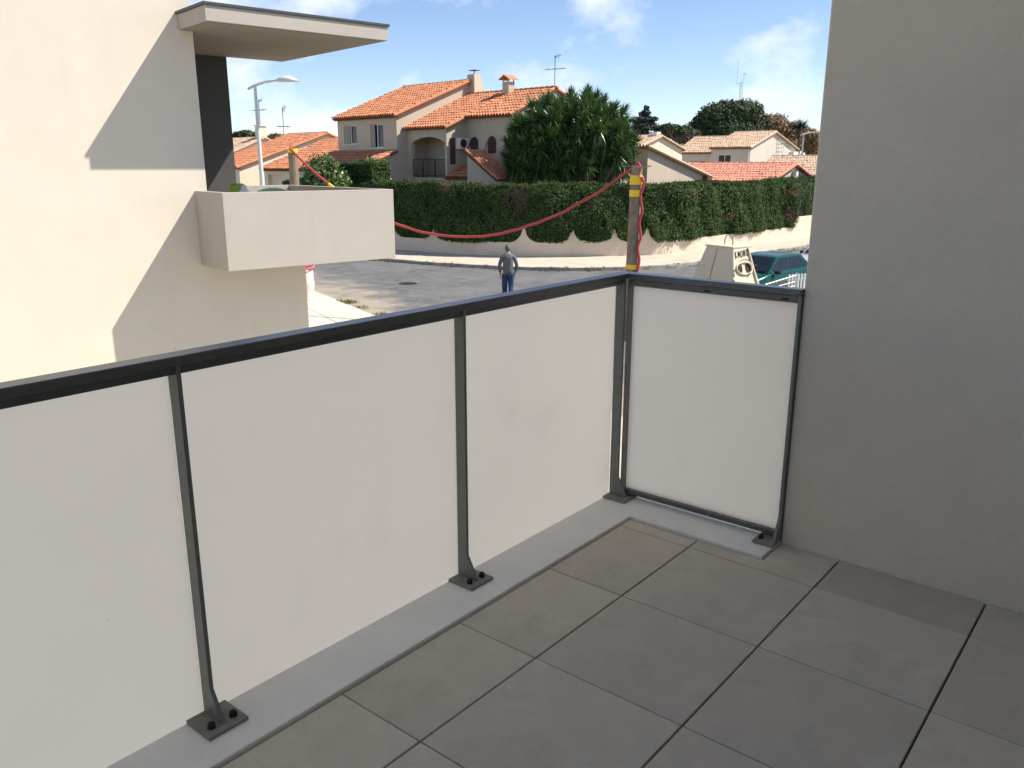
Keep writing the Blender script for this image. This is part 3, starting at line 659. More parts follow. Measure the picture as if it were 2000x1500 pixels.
# low tiled roof and stepped wall in front of the wing
d = unit(np.array([0, 1.0, .42])); roof_plane(h1, (3.35, .62, z(.72)), (1, 0, 0), d, 2.30, 1.62, 'roof', 'roof_dark')
MB().box(3.47, 5.55, .85, 2.21, 0, z(.70)).build('wall', 'house', h1)
MB().prism([(5.36, 0), (5.36, z(2.05)), (7.9, z(.55)), (7.9, 0)], 'y', .55, 1.2).build('stair_wall', 'house', h1)
ds = unit(np.array([2.54, 0, -1.5])); roof_plane(h1, (5.30, 1.9, z(2.12)), (0, -1, 0), -ds*-1, 1.5, 2.9, 'roof', 'roof_dark')
# chimneys and aerial
c1 = MB().add([(.15-.42, 5.9-.38, z(5.6)), (.15+.42, 5.9-.38, z(5.6)), (.15+.42, 5.9+.38, z(5.6)), (.15-.42, 5.9+.38, z(5.6)), (-.17, 5.62, z(6.72)), (.43, 5.62, z(6.72)), (.43, 6.18, z(6.72)), (-.17, 6.18, z(6.72))], [(0, 3, 2, 1), (4, 5, 6, 7), (0, 1, 5, 4), (1, 2, 6, 5), (2, 3, 7, 6), (3, 0, 4, 7)]).build('chimney', 'house', h1)
MB().tube([(.13, 5.9, z(6.72)), (.13, 5.9, z(6.94))], .03, 5).box(-.12, .38, 5.65, 6.15, z(6.94), z(6.97)).build('cowl', 'iron', c1)
c2 = MB().box(3.55, 4.05, 4.95, 5.45, z(5.1), z(6.02)).build('chimney', 'house', h1)
for sx in (3.57, 3.98):
    for sy in (4.97, 5.38): MB().box(sx, sx+.05, sy, sy+.05, z(6.02), z(6.17)).build('chimney_pillar', 'house', c2)
MB().prism([(3.38, z(6.16)), (3.80, z(6.40)), (4.22, z(6.16)), (4.22, z(6.12)), (3.80, z(6.34)), (3.38, z(6.12))], 'y', 4.80, 5.60).build('chimney_cap', 'roof', c2)
def aerial(par, x, y, z0, h, s=1.0):
    m = MB().tube([(x, y, z0), (x, y, z0+h)], .022*s, 5).tube([(x-.8*s, y, z0+h*.62), (x+.8*s, y, z0+h*.58)], .014*s, 4)
    for k in range(7): m.tube([(x+(-.75+k*.25)*s, y-.2*s, z0+h*.6), (x+(-.75+k*.25)*s, y+.2*s, z0+h*.6)], .009*s, 4)
    m.tube([(x-.1*s, y, z0+h*.95), (x+.45*s, y+.1, z0+h)], .014*s, 4)
    for k in range(4): m.tube([(x+(.05+k*.1)*s, y, z0+h*.9), (x+(.05+k*.1)*s, y+.05, z0+h*1.05)], .009*s, 4)
    return m.build('aerial', 'iron', par)
aerial(h1, 7.1, 5.5, zrw, 1.75, .9)

# --- low house on the left with a long terracotta slope
p2 = dep(467, 328, 60); h2 = thing('house', 'low cream house with long bright orange roof behind the street lamp', 'house', (p2.x, p2.y, ZG), HA)
gable(h2, -5.5, 0, 0, 7.5, 14.0, z(1.24), z(3.72), z(1.5), 'house_cream', 'roof', 'roof_dark')
MB().box(.02, .2, 7.4, 7.75, z(2.98), z(3.2)).build('vent_box', 'ac', h2)
p2b = dep(550, 328, 56); h2b = thing('house', 'orange roofed garage wing between the cream house and laurel bush', 'house', (p2b.x, p2b.y, ZG), HA)
gable(h2b, -2.4, 3.6, 0, 5.2, 9.5, z(1.15), z(3.12), z(1.3), 'house_cream', 'roof', 'roof_dark', fronthole=[(-1.9, .3, .0, z(.75))])
MB().box(-1.9, .3, .252, .27, 0, z(.75)).build('garage_door', 'shutter', h2b)
p3 = dep(452, 300, 88); h3 = thing('house', 'distant pale house with dull roof, chimney and aerials', 'house', (p3.x, p3.y, ZG), HA)
gable(h3, -9, .6, 0, 3.6, 7.2, z(2.7), z(4.15), z(2.7), 'house_cream', 'roof_pale', 'roof_pale_dark')
gable(h3, -7.5, 2.2, 7.3, 10.2, 13.2, z(2.6), z(4.05), z(2.6), 'house_cream', 'roof_pale', 'roof_pale_dark')
cch = MB().box(-.5, .4, 3.2, 4.1, z(3.6), z(5.35)).build('chimney', 'house_cream', h3); MB().box(-.6, .5, 3.1, 4.2, z(5.4), z(5.52)).build('chimney_cap', 'white', cch)
aerial(h3, .0, 3.6, z(5.5), 2.6, 1.6); aerial(h3, 2.4, 5.0, z(2.4), 4.9, 1.6)

# --- right-hand houses
p4 = dep(1266, 288, 47); h4 = thing('house', 'plain beige gable wall with sloping tiled verge beside the wooden post', 'house', (p4.x, p4.y, ZG), HA)
MB().prism([(0, 0), (0, z(2.32)), (6.3, z(.70)), (6.3, 0)], 'x', -6, 0).build('wall', 'house', h4)
dd = np.array([0, -6.3, 1.62]); LL = np.linalg.norm(dd); rr4 = roof_plane(h4, (-6.2, 6.5, z(.72)), (1, 0, 0), dd/LL, 6.4, LL+.5, 'roof_pale', 'roof_pale_dark')
MB().tube([(.2, 6.5, z(.74)), (.2, -.28, z(2.47))], .09, 6).build('verge', 'roof_pale', rr4)
MB().box(-.55, .35, 5.8, 6.3, z(.45), z(.80)).build('chimney', 'brown_door', h4)
df = unit(np.array([0, 1.0, .4])); roof_plane(h4, (-5.5, -2.6, z(.72)), (1, 0, 0), df, 4.9, 2.5, 'roof', 'roof_dark')
MB().box(-5.3, -.75, -2.3, -.01, 0, z(.70)).build('wall', 'house', h4)
p4b = dep(1503, 357, 52); h4b = thing('house', 'low house with pinkish terracotta tile roof rising behind the hedge', 'house', (p4b.x, p4b.y, ZG), HA)
gable(h4b, -8.8, 0, 0, 3.03, 6.1, z(.42), z(1.47), z(.42), 'house', 'roof_pink', 'roof_dark')
mb_ = MB().box(.02, .3, 2.85, 3.15, z(.75), z(1.05)); mb_.build('meter_box', 'ac', h4b)
ld = MB()
for yy in (3.6, 4.05): ld.tube([(.12, yy, z(.5)), (.12, yy, z(1.5))], .02, 5)
for k in range(4): ld.tube([(.12, 3.6, z(.6+.25*k)), (.12, 4.05, z(.6+.25*k))], .015, 5)
ld.build('ladder', 'iron', h4b)
p5 = dep(1466, 288, 75); h5 = thing('house', 'pale two-level house with sand coloured roof in front of the pine', 'house', (p5.x, p5.y, ZG), HA)
wn5 = [(-3.3, -1.95, z(1.0), z(2.36))]
gable(h5, -4.05, 0, 0, 4.2, 8.7, z(3.02), z(4.40), z(2.95), 'house_pale', 'roof_pale', 'roof_pale_dark', fronthole=wn5)
window(h5, *wn5[0], 0, mull=1); wn6 = [(-7.2, -5.4, z(.6), z(1.85))]
gable(h5, -8.7, -4.06, 1.2, 4.4, 7.8, z(2.62), z(4.05), z(2.6), 'house_pale', 'roof_pale', 'roof_pale_dark', fronthole=wn6)
window(h5, *wn6[0], 1.2, mull=1)
MB().box(.02, .45, 7.4, 8.4, z(2.0), z(2.7)).build('air_conditioner', 'ac', h5, bevel=.03)
MB().tube([(.0-.1, -.1, 0), (-.1, -.1, z(2.9))], .05, 6).build('downpipe', 'white', h5)
ld = MB()
for yy in (4.9, 5.9): ld.tube([(.12, yy, z(1.6)), (.12, yy, z(3.9))], .03, 5)
for k in range(6): ld.tube([(.12, 4.9, z(1.8+.35*k)), (.12, 5.9, z(1.8+.35*k))], .022, 5)
ld.build('ladder', 'galv', h5)
p6 = dep(1253, 284, 70); h6 = thing('house', 'cream gabled house with sand tile roof half hidden by yucca', 'house', (p6.x, p6.y, ZG), HA)
gable(h6, -7, 0, 0, 2.67, 6.1, z(2.95), z(3.82), z(2.78), 'house_cream', 'roof_pale', 'roof_pale_dark')
MB().box(-.9, -.2, 2.4, 3.0, z(3.7), z(4.2)).build('chimney', 'white', h6)
p7 = dep(1490, 316, 62); h7 = thing('house', 'low house with broad sand coloured tile slope behind pink roof', 'house', (p7.x, p7.y, ZG), HA)
gable(h7, -1.0, 9, 0, 3.6, 7.2, z(.45), z(2.02), z(.45), 'house_pale', 'roof_pale', 'roof_pale_dark')

# ================================================================== TREES AND SHRUBS
def crown(par, blobs, n, size, m, shell=.55, aspect=.5, seed=1, name='crown', flat=1.0):
    r = np.random.default_rng(seed); C = []; N = []
    wgt = np.array([b[3]*b[4]*b[5] for b in blobs])**.67; wgt = wgt/wgt.sum()
    for b, w in zip(blobs, wgt):
        k = int(n*w); d = unit(r.normal(0, 1, (k, 3))); q = r.uniform(shell, 1.0, k)**.7
        # clumps
        nc = max(6, int(k/45)); cd = unit(r.normal(0, 1, (nc, 3))); idx = r.integers(0, nc, k)
        d2 = unit(cd[idx]+r.normal(0, .22, (k, 3))); use = (r.random(k) < .75)[:, None]; d = np.where(use, d2, d)
        q = np.where(use[:, 0], q*(.88+.2*r.random(nc)[idx]), q*.9)
        C.append(np.array(b[:3])+d*q[:, None]*np.array(b[3:6])); N.append(d*np.array([1, 1, 1.0])+np.array([0, 0, .3]))
    V, F = leaf_quads(np.concatenate(C), np.concatenate(N), size, aspect)
    return mesh_np(name, V, F, m, par, kind='stuff')
def limbs(par, base, tips, r0, m='bark', name='trunk'):
    mb = MB(); base = Vector(base)
    for t in tips:
        t = Vector(t); mid = base.lerp(t, .5)+Vector((random.uniform(-.2, .2), random.uniform(-.2, .2), .15*(t-base).length))
        mb.tube([base, base.lerp(mid, .5)+Vector((0, 0, .1)), mid, t], [r0, r0*.8, r0*.5, r0*.15], 6)
    return mb.build(name, m, par, smooth=True)
# --- great yucca
yv = dep(1112, 330, 43); yu = thing('yucca_tree', 'huge many-headed dark green yucca with spiky rosettes above the hedge', 'tree', (yv.x, yv.y, ZG))
vr = np.array([rt.x, rt.y, 0]); vr = unit(vr); vf = np.array([fw.x, fw.y, 0]); vf = unit(vf)
r = np.random.default_rng(5); heads = []; dirs = []
cz = z(1.95)
while len(heads) < 185:
    d = unit(r.normal(0, 1, 3)); 
    if d[2] < -.45: continue
    e = np.array([3.4, 2.8, 2.9]); k = r.uniform(.80, 1.0)
    p = np.array([d[0]*e[0], d[1]*e[1], d[2]*e[2]])*k*(1 if d[2] > 0 else (1+.05*d[2]))
    p = p+np.array([0, 0, cz+.05])+np.array([0, 0, -.12*max(0, -d[0])])+np.array([0, 0, .25*(d[0] > .1)])
    if any(np.linalg.norm(p-q) < .44 for q in heads): 
        if r.random() < .93: continue
    heads.append(p); dirs.append(unit(np.array([d[0], d[1], max(d[2], -.1)+.55])))
heads = np.array(heads); dirs = np.array(dirs)
toW = lambda P: P[:, 0:1]*vr+P[:, 1:2]*vf*-1+P[:, 2:3]*np.array([0, 0, 1])
HW_ = toW(heads); DW_ = unit(toW(dirs))
def blades(P, D, L, w, droop, r):
    n = len(P); side = unit(np.cross(D, r.normal(0, .35, (n, 3))+np.array([0, 0, 1])))
    K = 4; V = np.zeros((n, K, 2, 3)); wid = [.55, 1.0, .75, .06]
    for k in range(K):
        t = k/(K-1); c_ = P+D*(L*t)[:, None]+np.array([0, 0, -1.0])*(droop*L*t*t)[:, None]
        V[:, k, 0] = c_-side*(w*wid[k]); V[:, k, 1] = c_+side*(w*wid[k])
    b = (np.arange(n)*2*K)[:, None, None]; kk = np.arange(K-1)
    F = (b+np.stack([2*kk, 2*kk+1, 2*kk+3, 2*kk+2], -1)[None]).reshape(-1, 4); return V.reshape(-1, 3), F
def rosettes(n, lo, hi, Lm, dr, wid):
    P = np.repeat(HW_, n, 0); A = np.repeat(DW_, n, 0); k = len(P)
    T = unit(np.cross(A, r.normal(0, 1, (k, 3)))); a = r.uniform(lo, hi, k)[:, None]
    D = unit(A*np.cos(a)+T*np.sin(a)); L = Lm*r.uniform(.65, 1.15, k)
    P = P-A*(r.uniform(0, .35, k)*np.clip(a[:, 0], 0, 2))[:, None]
    return blades(P, D, L, wid, np.clip(dr*(a[:, 0]/1.5)**2*r.uniform(.3, 1.3, k), 0, 2), r)
V, F = rosettes(105, .05, 1.8, .66, .30, .026); mesh_np('leaf_rosettes', V, F, 'yucca', yu, kind='stuff')
V, F = rosettes(45, 1.7, 2.6, .62, .75, .022); mesh_np('hanging_leaves', V, F, 'yucca', yu, kind='stuff')
V, F = rosettes(18, 2.0, 2.95, .8, .6, .02); mesh_np('dead_leaves', V, F, 'yucca_dry', yu, kind='stuff')
mb = MB()
for q in HW_[::2]: 
    b0 = Vector((q[0]*.12, q[1]*.12, 0)); mb.tube([b0, b0.lerp(Vector(q), .45)+Vector((0, 0, .3)), Vector(q)], [.20, .13, .07], 6)
mb.build('trunk', 'bark', yu, smooth=True)
# --- shrubs in the garden to the left
def shrub(name, label, cat, px, py, D, blobs, n, size, m, seed, stem=.9):
    p = dep(px, py, D); o = thing(name, label, cat, (p.x, p.y, ZG))
    crown(o, blobs, n, size, m, .5, .5, seed, 'foliage'); limbs(o, (0, 0, 0), [(b[0], b[1], b[2]) for b in blobs[:4]], .06, name='stem'); return o
shrub('laurel_bush', 'glossy leaved laurel bush behind the left wooden post', 'bush', 628, 340, 41, [(0, 0, 3.0, 1.25, 1.1, 1.65), (-1.0, .3, 2.5, 1.0, 1.0, 1.4), (.8, .2, 2.9, .9, .9, 1.35), (-1.7, .6, 1.8, .7, .7, 1.0)], 12000, .085, 'laurel', 21)
shrub('laurel_bush', 'light green shrub tips above the clipped hedge under the windows', 'bush', 722, 340, 43.5, [(0, 0, 3.55, 1.3, .6, 1.05), (-.9, .4, 3.4, .8, .6, 1.0), (1.0, -.2, 3.45, .8, .5, 1.0)], 6000, .08, 'laurel', 22)
shrub('topiary_bush', 'small clipped yellow-green conical bush beside the lamp post', 'bush', 490, 360, 48, [(0, 0, 1.4, .9, .9, 1.45)], 5000, .06, 'topiary', 23)
shrub('low_bush', 'dark low bush at the foot of the stepped wall', 'bush', 985, 350, 42.5, [(0, 0, 2.3, 1.3, .7, .75), (-.6, .2, 2.0, .9, .6, .7)], 4000, .08, 'hedge', 24)
# clipped hedge further back, seen over the long one
hb = dep(708, 345, 42.0); hb_o = thing('hedge', 'short block of clipped dark hedge in front of the low tiled roof', 'hedge', (hb.x, hb.y, ZG), HA)
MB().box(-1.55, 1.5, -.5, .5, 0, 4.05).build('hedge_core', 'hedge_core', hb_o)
C = []; N = []
for k in range(16000):
    u = random.random(); x = random.uniform(-1.65, 1.6)
    if u < .55: C.append((x, -.58+random.gauss(0, .05), random.uniform(0, 4.15))); N.append((0, -1, .3))
    elif u < .75: C.append((x, random.uniform(-.6, .6), 4.12+random.gauss(0, .04))); N.append((0, 0, 1))
    elif u < .95: C.append((1.58+random.gauss(0, .05), random.uniform(-.6, .6), random.uniform(0, 4.15))); N.append((1, 0, .3))
    else: C.append((-1.63, random.uniform(-.6, .6), random.uniform(0, 4.15))); N.append((-1, 0, .3))
V, F = leaf_quads(np.array(C), np.array(N, float), .055, .5); mesh_np('foliage', V, F, 'hedge', hb_o, kind='stuff')
# --- far trees
def tree(name, label, px, D, ztop, blobs, n, size, m, seed, trunk_h, rr=.3, lim='bark', shell=.4):
    p = dep(px, 320, D); o = thing(name, label, 'tree', (p.x, p.y, ZG), YAW)
    crown(o, blobs, n, size, m, shell, .5, seed); limbs(o, (0, 0, 0), [(b[0], b[1], b[2]) for b in blobs[:7]], rr, lim); return o
k = 105/1617
def bl(px0, px, py, D, w, h, dy=0): q = D/1617; return ((px-px0)*q, dy, 4.11-(py-322)*q, w*q, w*q*.8, h*q)
D = 105; tree('pine_tree', 'broad domed dark green pine above the sand coloured roofs', 1415, D, 0, [bl(1415, 1400, 245, D, 52, 40), bl(1415, 1440, 232, D, 48, 32), bl(1415, 1365, 258, D, 32, 26), bl(1415, 1415, 225, D, 34, 24), bl(1415, 1475, 252, D, 34, 34, 2), bl(1415, 1420, 262, D, 70, 30), bl(1415, 1470, 228, D, 14, 18)], 48000, .21, 'pine', 31, 6, .45)
D = 112; tree('brown_tree', 'rusty brown leaved trees right of the big pine', 1535, D, 0, [bl(1535, 1510, 255, D, 28, 30), bl(1535, 1545, 268, D, 30, 30), bl(1535, 1580, 278, D, 24, 24), bl(1535, 1495, 245, D, 18, 18), bl(1535, 1525, 285, D, 45, 20), bl(1535, 1590, 300, D, 20, 18)], 20000, .20, 'brown_leaf', 32, 5, .35)
D = 120; tree('cedar_tree', 'dark sparse cedar standing behind the cream gabled house', 1258, D, 0, [bl(1258, 1255, 228, D, 13, 9), bl(1258, 1248, 240, D, 22, 8), bl(1258, 1266, 238, D, 18, 7), bl(1258, 1252, 252, D, 30, 9), bl(1258, 1270, 250, D, 18, 8), bl(1258, 1258, 218, D, 6, 8), bl(1258, 1240, 262, D, 28, 8)], 6500, .19, 'cedar', 33, 6, .3, shell=.1)
D = 100; tree('evergreen_tree', 'low dark evergreen between the cedar and the pine', 1310, D, 0, [bl(1310, 1305, 258, D, 22, 14), bl(1310, 1330, 265, D, 24, 18), bl(1310, 1290, 262, D, 16, 12), bl(1310, 1350, 275, D, 22, 18)], 11000, .19, 'pine', 34, 4, .3)
D = 96; o = tree('bare_tree', 'leafless brown twiggy tree in front of the pine', 1340, D, 0, [bl(1340, 1340, 280, D, 20, 20)], 250, .12, 'twig', 35, 4, .15, 'twig')
mb = MB()
for i in range(90):
    a = random.uniform(-1.1, 1.1); b = random.uniform(-.4, .4); L = random.uniform(1.2, 3.0); q0 = Vector((random.uniform(-1.0, 1.0), random.uniform(-.6, .6), random.uniform(3.6, 5.4)))
    mb.tube([q0, q0+Vector((math.sin(a)*L*.5, b, L*.5)), q0+Vector((math.sin(a)*L*1.1, b*2, L))], [.03, .02, .006], 4, False)
mb.build('twigs', 'twig', o, kind='stuff')
# small palm among the brown trees
pp = dep(1556, 320, 108); pa = thing('palm_tree', 'small dark palm rising out of the brown trees', 'tree', (pp.x, pp.y, ZG))
hgt = 4.11+(322-252)*108/1617
MB().tube([(0, 0, 0), (.1, 0, hgt*.5), (0, 0, hgt)], [.25, .2, .18], 7).build('trunk', 'bark', pa)
k = 260; P = np.tile(np.array([[0, 0, hgt]]), (k, 1)); r = np.random.default_rng(9); Dd = unit(np.c_[r.normal(0, 1, (k, 2)), r.uniform(-.1, 1.1, k)])
V, F = blades(P, Dd, r.uniform(1.0, 1.9, k), .05, r.uniform(.1, .6, k), r); mesh_np('crown', V, F, 'cedar', pa, kind='stuff')
for i, (px, D, py, w, h, m, lb) in enumerate([(485, 118, 268, 26, 9, 'pine', 'distant green tree behind the pale house left of the lamp'), (545, 125, 271, 20, 5, 'brown_leaf', 'distant grey brown treetop behind the long orange roof'), (620, 130, 272, 26, 6, 'brown_leaf', 'distant bare treetop beside the two-storey house')]):
    tree('distant_tree', lb, px, D, 0, [bl(px, px, py, D, w, h), bl(px, px-w*.5, py+3, D, w*.6, h*.8), bl(px, px+w*.5, py+2, D, w*.7, h*.7)], 2500, .26, m, 40+i, 4, .2)
# far belt of trees that closes the view
mb_c = []; r = np.random.default_rng(77)
ang = r.uniform(R(75), R(190), 26000); rad = r.uniform(190, 300, 26000); hz = r.random(26000)**1.3*(4.6+1.6*np.sin(ang*23)+1.0*np.sin(ang*57))
C = np.c_[rad*np.cos(ang), rad*np.sin(ang), ZG+hz]; V, F = leaf_quads(C, np.tile([[0, -1, .5]], (26000, 1)), .9, .6)
o = mesh_np('far_trees', V, F, 'hills', kind='stuff'); o['label'] = 'far low belt of trees along the horizon'; o['category'] = 'woodland'

# ================================================================== STREET FURNITURE
# wooden posts wrapped with yellow tape
def wpost(px, D, ptop, lab, bands, r_=.125, lean=0):
    p = dep(px, ptop, D); H = p.z-ZG; o = thing('wooden_post', lab, 'post', (p.x, p.y, ZG), 0, None)
    prof = []
    mb = MB().tube([(-.02-lean, 0, -.05), (0-lean*.5, 0, H*.5), (0, 0, H-.02), (0, 0, H)], [r_*1.12, r_*1.06, r_, r_*.93], 14); mb.build('shaft', 'wood', o, smooth=False, bevel=.01)
    for b0, b1 in bands:
        a = CH-(b0-322)*D/1617*1.0; b = CH-(b1-322)*D/1617
        zt, zb = a-ZG, b-ZG; n_ = 6
        m2 = MB(); m2.tube([(-lean*(1-zz/H), 0, zz) for zz in np.linspace(zb, zt, n_)], [r_*(1.12-.12*zz/H)+.012+random.uniform(-.003, .006) for zz in np.linspace(zb, zt, n_)], 16).build('tape', 'yellow', o)
    return o, Vector((p.x, p.y, p.z))
po1, T1 = wpost(1244, 19, 324, 'weathered wooden post wrapped in yellow tape beside the bottle bank', [(342, 360), (370, 383), (516, 525)], .132, .05)
po2, T2 = wpost(571, 23, 290, 'weathered wooden post with one yellow band before the laurel bush', [(293, 301)], .128)
MB().box(-.42, .38, -.02, .02, T1.z-ZG-.02, T1.z-ZG+.005).build('batten', 'wood', po1)
# red conduit slung between the posts
def sag(a, b, drop, n=40):
    out = []
    for i in range(n+1):
        t = i/n; p = a.lerp(b, t); p = p+Vector((random.gauss(0, .006), random.gauss(0, .006), -4*drop*t*(1-t)+random.gauss(0, .008))); out.append(p)
    return out
A = T1+Vector((.02, -.06, .03)); B = T2+Vector((.05, -.10, -.02))
# lowest point seen at (890,463): solve the drop at mid span
best = None
for dr in np.linspace(.5, 4.5, 81):
    ymax = 0
    for i in range(41):
        t = i/40; p = A.lerp(B, t)+Vector((0, 0, -4*dr*t*(1-t))); d = p-CAM; zz = d.dot(fw); ymax = max(ymax, 750-FPX*d.dot(up)/zz)
    if best is None or abs(ymax-464) < best[0]: best = (abs(ymax-464), dr)
span = sag(A, B, best[1])+[T2+Vector((.02, -.06, .05)), T2+Vector((-.05, .0, .06)), T2+Vector((-.12, .03, .0)), T2+Vector((-.15, .04, -.12))]
rr_ = np.array([vr[0], vr[1], 0])
over = [T1+Vector(rr_*.12)+Vector((0, -.14, -.25)), T1+Vector(rr_*.135)+Vector((0, -.12, -.02)), T1+Vector(rr_*.08)+Vector((0, -.08, .07))]
down = []
for k in range(34):
    zz = T1.z-.25-k*(T1.z-.25-ZG)/33; w = .035*math.sin(k*1.25)+random.gauss(0, .012); down.append(Vector((T1.x, T1.y, zz))+Vector(rr_*(.118+w*.8+.02*(1-(zz-ZG)/4)))-Vector((vf[0], vf[1], 0))*.12-Vector((.05*(1-(zz-ZG)/(T1.z-ZG)), 0, 0)))
cd = thing('red_conduit', 'red cable conduit slung between the two wooden posts and down one', 'conduit', (T1.x, T1.y, ZG))
mk = lambda P: [(p.x-T1.x, p.y-T1.y, p.z-ZG) for p in P]
MB().tube(mk(down[::-1]+over+span[0:]), .034, 7).build('pipe', 'red', cd, smooth=True)
MB().tube(mk([span[-11], span[-10]]), .042, 8).build('tape', 'yellow', cd)
# street lamps
def lamp(px, py, D, lab, s=1.0, armdir=1, reach=1.15):
    p = dep(px, py, D); H = p.z-ZG; o = thing('street_lamp', lab, 'street lamp', (p.x, p.y, ZG), YAW)
    MB().lathe([(.15*s, 0), (.15*s, .05), (.092*s, .06), (.085*s, 1.0), (.072*s, 3.0), (.046*s, H-.15), (.042*s, H)], 14).build('pole', 'lamp', o, smooth=True)
    MB().tube([(-.22*s*armdir, 0, H-.09), (0, 0, H+.02), (.30*s*armdir, 0, H+.12), (.66*s*armdir, 0, H+.17), (reach*s*.62*armdir+.05, 0, H+.175)], [.035*s, .045*s, .042*s, .038*s, .036*s], 8).build('arm', 'lamp', o, smooth=True)
    hd = MB(); x0 = .70*s*armdir; rows = []
    for i in range(9):
        t = i/8; x = x0+armdir*s*.62*t; w = .17*s*math.sin(math.pi*min(1, .12+t*.86))**.6; hh = .15*s*math.sin(math.pi*min(1, .15+t*.84))**.8
        rows.append([(x, w*math.cos(a), H+.15+max(0, math.sin(a))*hh-(.03*s if math.sin(a) < 0 else 0)*abs(math.sin(a))) for a in np.linspace(0, 2*math.pi, 13)])
    hd.grid(rows).build('lantern', 'lamp', o, smooth=True); return o
lamp(498, 168, 25, 'pale grey street lamp with curved arm beside the neighbour balcony', 1.0)
lamp(1570, 262, 78, 'distant street lamp rising behind the sand coloured roofs', 1.5)
# radio mast behind the pine
pm = dep(1437, 320, 150); ms = thing('radio_mast', 'thin lattice radio mast rising behind the pine', 'mast', (pm.x, pm.y, ZG))
Hm = 4.11+(322-152)*150/1617; mb = MB()
for a in range(3): t = 2.09*a; mb.tube([(.35*math.cos(t), .35*math.sin(t), 0), (.28*math.cos(t), .28*math.sin(t), Hm-1.5)], .035, 4)
mb.build('legs', 'galv', ms)
mb = MB()
for k in range(40):
    z0 = k*(Hm-1.6)/40; z1 = (k+1)*(Hm-1.6)/40
    for a in range(3): t = 2.09*a; u = 2.09*((a+1) % 3); mb.tube([(.32*math.cos(t), .32*math.sin(t), z0), (.32*math.cos(u), .32*math.sin(u), z1)], .02, 3, False)
mb.build('lattice', 'galv', ms, kind='stuff')
MB().tube([(.3, 0, Hm-1.6), (.5, 0, Hm-.4), (.5, 0, Hm)], .03, 4).tube([(-1.0, .3, Hm-2.0), (-1.0, .3, Hm+2.2)], .03, 4).tube([(-1.0, .3, Hm-1.8), (.3, 0, Hm-1.8)], .03, 4).tube([(.2, 0, Hm-.4), (.9, 0, Hm-.3)], .05, 5).build('antenna', 'galv', ms)
# white drum with a ring of pink hose
pd = onz(606, 590, ZG+.03); dr_ = thing('drum', 'white waisted drum carrying a loop of pink hose', 'drum', (pd.x-.12, pd.y-.05, ZG+.03))
MB().box(-.42, .62, -.42, .42, 0, .07).build('base', 'slab', dr_, bevel=.01)
MB().lathe([(.27, .07), (.27, .10), (.245, .35), (.27, .52), (.275, .58), (.25, .70), (.25, .93), (.24, .95)], 20).build('drum_body', 'sack', dr_, smooth=True)
MB().tube([(.28*math.cos(t), .28*math.sin(t), 1.02+.05*math.sin(t+.6)) for t in np.linspace(0, 2*math.pi, 25)], .035, 8, False).build('hose_loop', 'pinkred', dr_, smooth=True)

# ---- bottle bank
bb = dep(1424, 483, 22); bk_ = thing('bottle_bank', 'cream bottle bank container with black graffiti and two round openings', 'recycling container', (bb.x, bb.y+.28, ZG), R(-17))
HB = bb.z-ZG; bk_.scale = (1.32, 1, 1); bk_.location.x -= .18*math.cos(R(17)); bk_.location.y += .18*math.sin(R(17))
def fr(zz): t = zz/HB; return .86-.50*t**1.0-.02*math.sin(math.pi*t)
rows = []
cham = .16
for zz in np.linspace(.08, HB, 9):
    w = fr(zz); c_ = cham*(.7+.3*(1-zz/HB))
    rows.append([(w, -w+c_, zz), (w, w-c_, zz), (w-c_, w, zz), (-w+c_, w, zz), (-w, w-c_, zz), (-w, -w+c_*.3, zz), (-w+c_*.3, -w, zz), (w-c_*.25, -w, zz), (w, -w+c_*.25, zz)])
body = MB().grid([[q for q in rw]+[rw[0]] for rw in rows]); 
body.v = [v for v in body.v]
body.add([(q[0], q[1], HB) for q in rows[-1]], [tuple(range(9))]); body.box(-.7, .7, -.7, .7, 0, .079)
bo_ = body.build('shell', 'bin', bk_, bevel=.05, segs=3)
# seams and ribs
def face_x(y, zz, off=0): return (fr(zz)+off, y, zz)
def face_y(x, zz, off=0): return (x, -fr(zz)-off, zz)
MB().tube([face_y(-.18*fr(.3)+.03, .1, .004), face_y(-.18*fr(HB*.5)+.03, HB*.5, .004), face_y(-.18*fr(HB)+.03, HB-.02, .004)], .008, 4).build('seam', 'plate', bk_)
MB().tube([face_x(fr(.1)*.62, .1, .01), face_x(fr(HB*.5)*.60, HB*.5, .01), face_x(fr(HB)*.55, HB-.02, .01)], .028, 6).build('rib', 'bin', bk_)
lid = MB(); w = fr(HB); lid.box(-w-.012, w+.012, -w-.012, w+.012, HB-.015, HB+.035).build('lid', 'bin', bk_, bevel=.012)
MB().tube([(.0-.11, 0, HB+.03), (-.105, 0, HB+.18), (-.07, 0, HB+.27), (0, 0, HB+.30), (.07, 0, HB+.27), (.105, 0, HB+.18), (.11, 0, HB+.03)], .013, 6).build('lifting_loop', 'plate', bk_, smooth=True)
def disc_x(cy, czz, ry, rz2, off, m, name, par, n=20):
    s_ = -(.50/HB); MB().add([face_x(cy+ry*math.cos(t), czz+rz2*math.sin(t), off) for t in np.linspace(0, 2*math.pi, n, endpoint=False)], [tuple(range(n))]).build(name, m, par)
zc = HB-.53
ov = MB().tube([face_x(-.06+.30*math.cos(t), zc+.155*math.sin(t)*(1 if abs(math.cos(t)) < .2 else 1), .015) for t in np.linspace(0, 2*math.pi, 29)], .022, 6, False).build('opening_rim', 'bin', bk_, smooth=True)
disc_x(-.215, zc, .085, .125, .012, 'dark_void', 'opening', bk_); disc_x(.095, zc, .095, .13, .012, 'dark_void', 'opening', bk_)
MB().tube([face_x(.095+.10*math.cos(t), zc+.135*math.sin(t), .03) for t in np.linspace(-1.9, 1.9, 15)], .03, 6).build('opening_hood', 'bin', bk_, smooth=True)
